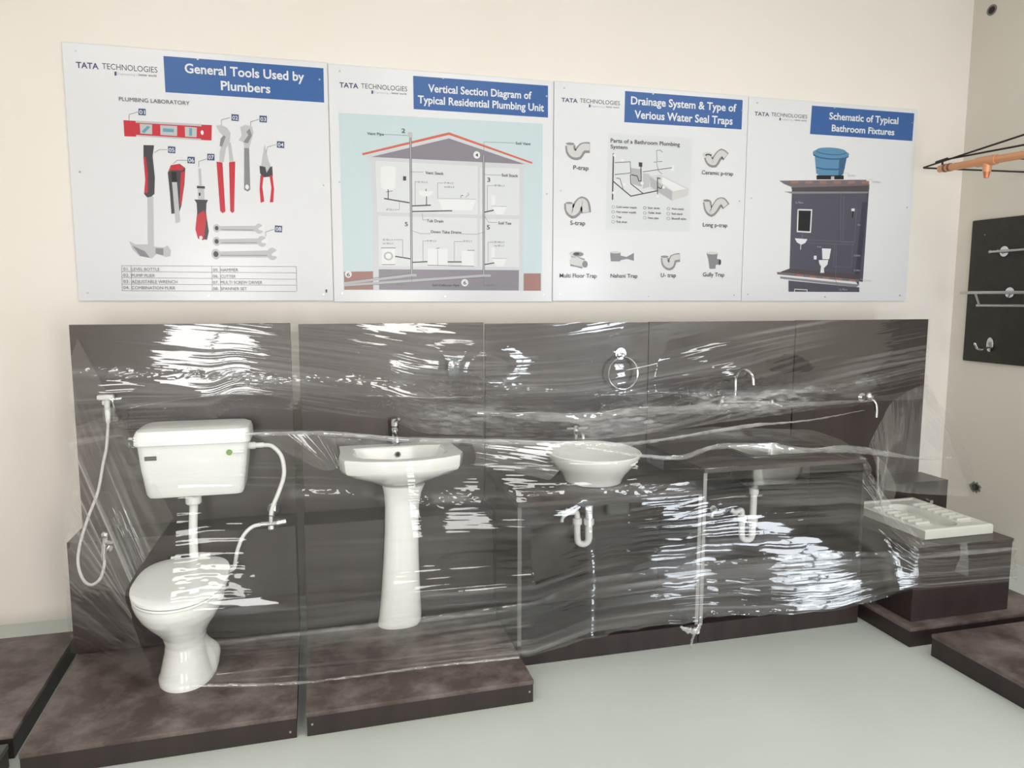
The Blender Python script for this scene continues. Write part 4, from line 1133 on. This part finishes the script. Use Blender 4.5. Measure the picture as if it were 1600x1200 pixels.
for bx, by, bz, sx, sz in ((1.572, -.505, 1.33, .12, .05), (1.574, -.502, 1.24, .14, .09), (2.25, -.60, 1.23, .20, .07), (.668, -.54, 1.30, .12, .06), (3.09, -.565, 1.07, .2, .06), (-.90, -.53, 1.19, .13, .05), (2.15, -.54, 1.07, .15, .05), (2.46, -.54, 1.06, .15, .05)):
    Y = np.minimum(Y, -.4585+(by+.4585)*.9*np.exp(-((X-bx)/(sx*1.9))**2-((Z-bz)/(sz*1.7))**2))
P = np.stack([np.repeat(X[None], nv, 0), Y, Z], -1)
band = np.exp(-((Z-curve(X, [(-1.04, 1.32), (-.3, 1.27), (.2, 1.24), (.6, 1.20), (1.2, 1.17), (1.9, 1.12), (2.4, 1.10), (3.5, 1.2)]))/.022)**2)+1.9*np.exp(-((Z-zlow-.06)/.06)**2)*np.clip((X-.3)/.3, 0, 1)*np.clip((3.1-X)/.6, 0, 1)
band = band*np.clip(.7+.8*vn(X[None]/.25, Z/.1, 31), 0, 1)
sheet('upper_film', P, FILM, 1.25, .008, .24, 2, band, fiber=.15*np.sqrt((X[None]-.85)**2+.2))

# --- lower sheet: the plan outline of everything it is wound around, level by level
SUP = [(-1.037, -.455, .60, 1.3), (-1.043, -.672, .0, .60), (-.785, -.682, .985, 1.05), (-.285, -.682, .985, 1.05), (-.742, -.652, .74, 1.0), (-.318, -.652, .74, 1.0),
       (-.735, -.95, .44, .50), (-.65, -1.15, .44, .50), (-.55, -1.208, .44, .50), (-.45, -1.15, .44, .50), (-.37, -.95, .44, .50),
       (-.648, -1.0, .08, .14), (-.60, -1.09, .08, .14), (-.54, -1.122, .08, .14), (-.47, -1.09, .08, .14), (-.43, -1.0, .08, .14),
       (.095, -.80, .86, .92), (.20, -.855, .86, .92), (.38, -.885, .86, .92), (.56, -.855, .86, .92), (.67, -.80, .86, .92),
       (.840, -1.082, .0, .755), (1.735, -1.082, .0, .80), (2.634, -1.082, .0, .855), (1.735, -1.082, .8, .855),
       (1.30, -1.036, .86, .905), (1.14, -.95, .86, .905), (1.47, -.95, .86, .905), (.372, -.62, .95, 1.06), (1.312, -.612, .92, .985),
       (2.730, -1.352, .05, .12), (3.320, -1.345, .05, .12), (2.730, -1.313, .44, .465), (3.320, -1.313, .44, .465), (2.865, -1.226, .46, .516), (3.286, -1.226, .46, .516), (3.550, -.455, .60, 1.3), (3.562, -.67, .0, .60)]
GX = np.linspace(-1.045, 3.563, 260); GZ = np.linspace(.05, 1.2, 116)
def lower_hull(pts):
    pts = sorted(pts); H = []
    for p in pts:
        while len(H) >= 2 and (H[-1][0]-H[-2][0])*(p[1]-H[-2][1])-(H[-1][1]-H[-2][1])*(p[0]-H[-2][0]) <= 0: H.pop()
        H.append(p)
    return np.array(H)
G = np.zeros((len(GZ), len(GX)))
for j, z in enumerate(GZ):
    act = [(x, y) for x, y, a, b in SUP if a-.006 <= z <= b+.006]
    lo = min(act); hi = max(act)
    if lo[0] > -1.03: act.append((-1.037, -.455))
    if hi[0] < 3.54: act.append((3.55, -.455))
    if .12 < z < .44: act += [(xx, -1.352+.039*(z-.12)/.32) for xx in (2.730, 3.320)]
    H = lower_hull(act); G[j] = np.interp(GX, H[:, 0], H[:, 1])
for i in range(len(GX)):
    H = lower_hull([(GZ[j], G[j, i]) for j in range(len(GZ))]); G[:, i] = np.interp(GZ, H[:, 0], H[:, 1])
def blur(G, k, ax): return np.apply_along_axis(lambda a: smooth1(a, k), ax, G)
# between the counters and the squat box the wrap leans out from the counter edge down to its lower edge
j0, j1 = int(np.argmin(abs(GZ-.12))), int(np.argmin(abs(GZ-.44)))
wl = np.clip((2.735-GX)/.10, 0, 1)*np.clip((GX-.86)/.3, 0, 1)
tl = np.clip((GZ[:, None]-GZ[j0])/(GZ[j1]-GZ[j0]), 0, 1)
lean = (-1.11-.07*np.clip((GX-.86)/.9, 0, 1)-.17*np.clip((GX-1.76)/.9, 0, 1))*(1-tl)+(-1.09-.03*np.clip((GX-.86)/.9, 0, 1)-.165*np.clip((GX-1.76)/.9, 0, 1))*tl
jj = int(np.argmin(abs(GZ-.80))); up_ = np.clip((GZ[:, None]-GZ[j1])/(GZ[jj]-GZ[j1]), 0, 1)
lean = np.where(GZ[:, None] > GZ[j1], lean*(1-up_)+np.maximum(G[jj], -1.10)*up_, lean); lean = blur(blur(lean, 9, 0), 31, 1)
G = np.where((GZ[:, None] >= GZ[j0]) & (GZ[:, None] <= GZ[jj]), G*(1-wl)+np.minimum(lean, -1.085)*wl, G)
G = np.minimum(G, blur(blur(G, 5, 1), 5, 0))
def hull_y(x, z):
    fi = np.clip((x-GX[0])/(GX[1]-GX[0]), 0, len(GX)-1.001); fj = np.clip((z-GZ[0])/(GZ[1]-GZ[0]), 0, len(GZ)-1.001)
    i = fi.astype(int); j = fj.astype(int); a = fi-i; b = fj-j
    return (G[j, i]*(1-a)+G[j, i+1]*a)*(1-b)+(G[j+1, i]*(1-a)+G[j+1, i+1]*a)*b
nu, nv = 500, 470
X = np.linspace(-1.044, 3.560, nu); T = np.linspace(0, 1, nv)[:, None]
ztop = smooth1(curve(X, [(-1.05, 1.02), (-.8, 1.06), (-.29, 1.062), (.0, 1.045), (.35, 1.012), (1.0, .99), (1.3, .985), (1.9, 1.0), (2.45, .97), (2.58, .92), (2.66, .70), (2.76, .50), (2.87, .470), (3.0, .475), (3.3, .468), (3.45, .44), (3.56, .42)]), 9)
zbot = smooth1(curve(X, [(-1.05, .10), (-.63, .105), (-.55, .135), (-.44, .14), (-.165, .099), (-.06, .099), (.395, .121), (.83, .128), (1.2, .135), (1.46, .16), (1.6, .155), (1.73, .18), (1.96, .175), (2.32, .185), (2.5, .22), (2.7, .27), (3.3, .255), (3.56, .24)]), 5)
zbot += .006*vn(X/.05, X*0, 5)*np.clip((X-.9)/.3, 0, 1)*np.clip((2.5-X)/.3, 0, 1)
Z = ztop+(zbot-ztop)*T
Y = hull_y(np.repeat(X[None], nv, 0), Z)-.010
P = np.stack([np.repeat(X[None], nv, 0), Y, Z], -1)
band = 1.0*np.exp(-((Z-ztop+.02)/.025)**2)*np.clip((2.4-X)/.2, 0, 1)+.8*np.exp(-((Z-.80-.03*vn(X/.5, X*0, 3))/.022)**2)*np.clip((X+.6)/.3, 0, 1)*np.clip((1.7-X)/.2, 0, 1)+.35*np.exp(-(((Z-.56)/.07)**2))*np.exp(-(((X+.42)/.16)**2))+.7*np.exp(-((Z-zbot-.012)/.014)**2)*np.clip((X-1.0)/.2, 0, 1)
band = band*np.clip(.65+.9*vn(X[None]/.2, Z/.08, 33), 0, 1)
sheet('lower_film', P, FILM_L, 1.15, .003, .12, 12, band, amap=1+1.0*np.clip((X[None]-1.0)/.5, 0, 1)*np.clip((.85-Z)/.2, 0, 1)*np.clip((2.95-X[None])/.2, 0, 1))

# --- second turn low around the fronts
nu, nv = 380, 170
X = np.linspace(-.40, 3.318, nu)
ztop = curve(X, [(-.4, .34), (.3, .36), (.84, .385), (1.7, .43), (2.3, .46), (2.73, .445), (3.32, .43)]); zbot2 = curve(X, [(-.4, .15), (.3, .135), (.84, .145), (1.7, .19), (2.3, .20), (2.73, .29), (3.32, .275)])
Z = ztop+(zbot2-ztop)*np.linspace(0, 1, nv)[:, None]
Y = hull_y(np.repeat(X[None], nv, 0), Z)-.021
P = np.stack([np.repeat(X[None], nv, 0), Y, Z], -1)
sheet('lower_film_turn', P, FILM_T, 1.5, .003, .24, 22, 0.6*np.exp(-((Z-ztop+.01)/.012)**2))

# --- fan pulled from the left edge of the board down to the toilet
def ruled(A, B, nu, nv):
    A = np.array([tuple(v) for v in catmull(A, 12)]); B = np.array([tuple(v) for v in catmull(B, 12)])
    ta = np.linspace(0, 1, len(A)); t = np.linspace(0, 1, nv)
    A = np.stack([np.interp(t, ta, A[:, c]) for c in range(3)], 1); B = np.stack([np.interp(t, np.linspace(0, 1, len(B)), B[:, c]) for c in range(3)], 1)
    u = np.linspace(0, 1, nu)[None, :, None]
    return A[:, None]*(1-u)+B[:, None]*u
P = ruled([(-1.00, -.462, 1.46), (-1.040, -.460, 1.30), (-1.044, -.470, .95), (-1.046, -.60, .66), (-1.048, -.685, .50), (-1.048, -.685, .18)],
          [(-.60, -.74, .70), (-.70, -.80, .56), (-.725, -.90, .525), (-.742, -1.02, .48), (-.70, -1.10, .40), (-.66, -1.10, .25), (-.645, -1.07, .115)], 90, 200)
sheet('film_fan', P, FILM, 1.9, .03, .75, 41, hmap=np.clip(np.minimum(np.linspace(0, 1, 200)[:, None]/.35, (1-np.linspace(0, 1, 200)[:, None])/.12), 0, 1)**1.3)
# --- short fans of pulled wrinkles off the washbasin corners
P = ruled([(-.27, -.70, 1.035), (-.15, -.715, 1.035), (.0, -.74, 1.03), (.08, -.76, 1.02)], [(.02, -.80, .885), (.06, -.83, .89), (.085, -.84, .90), (.10, -.845, .925)], 40, 120)
sheet('film_fan', P, FILM, 2.4, .02, .30, 43)
P = ruled([(.68, -.84, .985), (.69, -.85, .965), (.70, -.86, .93), (.69, -.87, .89)], [(1.06, -.98, .985), (1.07, -.99, .93), (1.06, -1.0, .88), (1.0, -1.02, .83)], 60, 120)
sheet('film_fan', P, FILM, 2.2, .02, .22, 45)

# --- loose drape at the right end, from the board edge down over the back of the squat pan
P = ruled([(2.70, -1.0, .90), (2.95, -.80, 1.0), (3.20, -.60, 1.06), (3.50, -.50, 1.13), (3.57, -.50, 1.08)],
          [(2.72, -1.10, .70), (2.80, -.98, .60), (2.95, -.80, .60), (3.25, -.74, .545), (3.64, -.74, .50)], 110, 150)
rr_ = np.linspace(0, 1, 110)[None, :]; cc_ = np.linspace(0, 1, 150)[:, None]
P[..., 1] -= .05*np.sin(rr_*PI)*np.sin(cc_*PI)
sheet('film_drape', P, FILM_C, 1.6, .06, .12, 51, .8*np.clip(vn(rr_*5, cc_*7, 3), 0, 1))
P = ruled([(3.551, -.462, 1.10), (3.553, -.468, .95), (3.555, -.47, .80)], [(3.60, -.62, .93), (3.66, -.70, .70), (3.70, -.72, .52)], 40, 60)
sheet('film_flap', P, FILM_C, 1.2, .05, .08, 56)
P = ruled([(2.66, -1.10, .87), (2.655, -1.12, .74), (2.66, -1.13, .60)], [(2.79, -1.02, .80), (2.84, -1.05, .68), (2.72, -1.14, .56)], 40, 50)
sheet('film_corner_flap', P, FILM_C, 1.5, .05, .10, 58)
P = ruled([(2.96, -1.335, .475), (2.965, -1.335, .41), (2.93, -1.338, .345)], [(3.005, -1.335, .475), (3.01, -1.34, .40), (3.02, -1.336, .305)], 24, 40)
sheet('film_tab', P, FILM_C, 1.4, .12, .12, 61)

# --- gathered ropes of film, and the twisted tail
def fold(pts, h, seed, hz=.12):
    C = np.array([tuple(v) for v in catmull(pts, 26)]); n = len(C); t = np.linspace(0, 1, n)
    w = np.interp(t, np.linspace(0, 1, len(h)), h)*(1+.35*vn(t*14, t*0, seed))
    rows = []
    for k in np.linspace(1, -1, 13):
        R = C.copy(); R[:, 2] += w*k; R[:, 1] -= .006*(1-k*k); rows.append(R)
    return sheet('film_fold', np.array(rows), FILM, 1.0, hz, .2, seed, np.full((13, n), .9))
def rope(pts, r, seed, name='film_rope'):
    C = catmull(pts, 14); n = 10; bm = NB(); rings = []
    for i, p in enumerate(C):
        d = (C[min(i+1, len(C)-1)]-C[max(i-1, 0)]).normalized(); up = Vector((0, 0, 1)) if abs(d.z) < .9 else Vector((0, 1, 0)); s = d.cross(up).normalized(); up = s.cross(d)
        t = i/(len(C)-1)
        rad = np.interp(t, np.linspace(0, 1, len(r)), r)
        rings.append([tuple(p+(s*math.cos(2*PI*j/n)*.5+up*math.sin(2*PI*j/n)*1.35)*float(rad*(1+.6*vn(i*.55, j*.9, seed)))) for j in range(n)])
    loft(bm, rings)
    ob = finish(name, bm, FILM_R, wrap, ang=80)
    a = ob.data.attributes.new('haze', 'FLOAT', 'POINT'); a.data.foreach_set('value', np.full(len(ob.data.vertices), .28, 'f'))
    return ob
hy = lambda x, z, o=.014: (x, float(hull_y(np.array([x]), np.array([z]))[0])-o, z)
fold([hy(-.30, 1.045), hy(.07, 1.028), hy(.40, .998), hy(.75, .985), hy(1.1, .968), hy(1.33, .958), hy(1.6, .962), hy(1.9, .985), hy(2.15, 1.0), hy(2.5, 1.01), (2.95, -.66, 1.02)], [.006, .010, .012, .014, .012, .010, .008, .004], 71, .22)
fold([(.75, -.66, 1.09), (1.25, -.68, 1.05), (1.6, -.65, 1.065), (2.1, -.60, 1.05), (2.6, -.575, 1.05), (3.1, -.54, 1.05)], [.010, .024, .020, .028, .014, .004], 72, .08)
fold([hy(1.2, .955), hy(1.45, .915), hy(1.65, .90), hy(1.9, .93), hy(2.3, .90), hy(2.55, .895), (2.85, -.96, .84), (3.2, -.78, .76), (3.54, -.68, .72)], [.006, .010, .012, .016, .014, .008, .005], 73, .12)
fold([hy(-.5, .145, .02), hy(-.2, .118, .02), hy(.0, .112, .02), hy(.4, .13, .02), hy(.8, .135, .02)], [.004, .006, .006, .005, .003], 74, .10)
rope([(1.575, -1.19, .155), (1.62, -1.195, .135), (1.655, -1.195, .132), (1.68, -1.19, .16)], [.004, .010, .011, .005], 75, 'film_knot')
rope([(1.645, -1.198, .132), (1.630, -1.20, .085), (1.618, -1.205, .035)], [.010, .005, .002], 76, 'film_tail')
rope([(2.655, -1.12, .87), (2.66, -1.125, .73), (2.70, -1.13, .57)], [.003, .003, .004], 77)
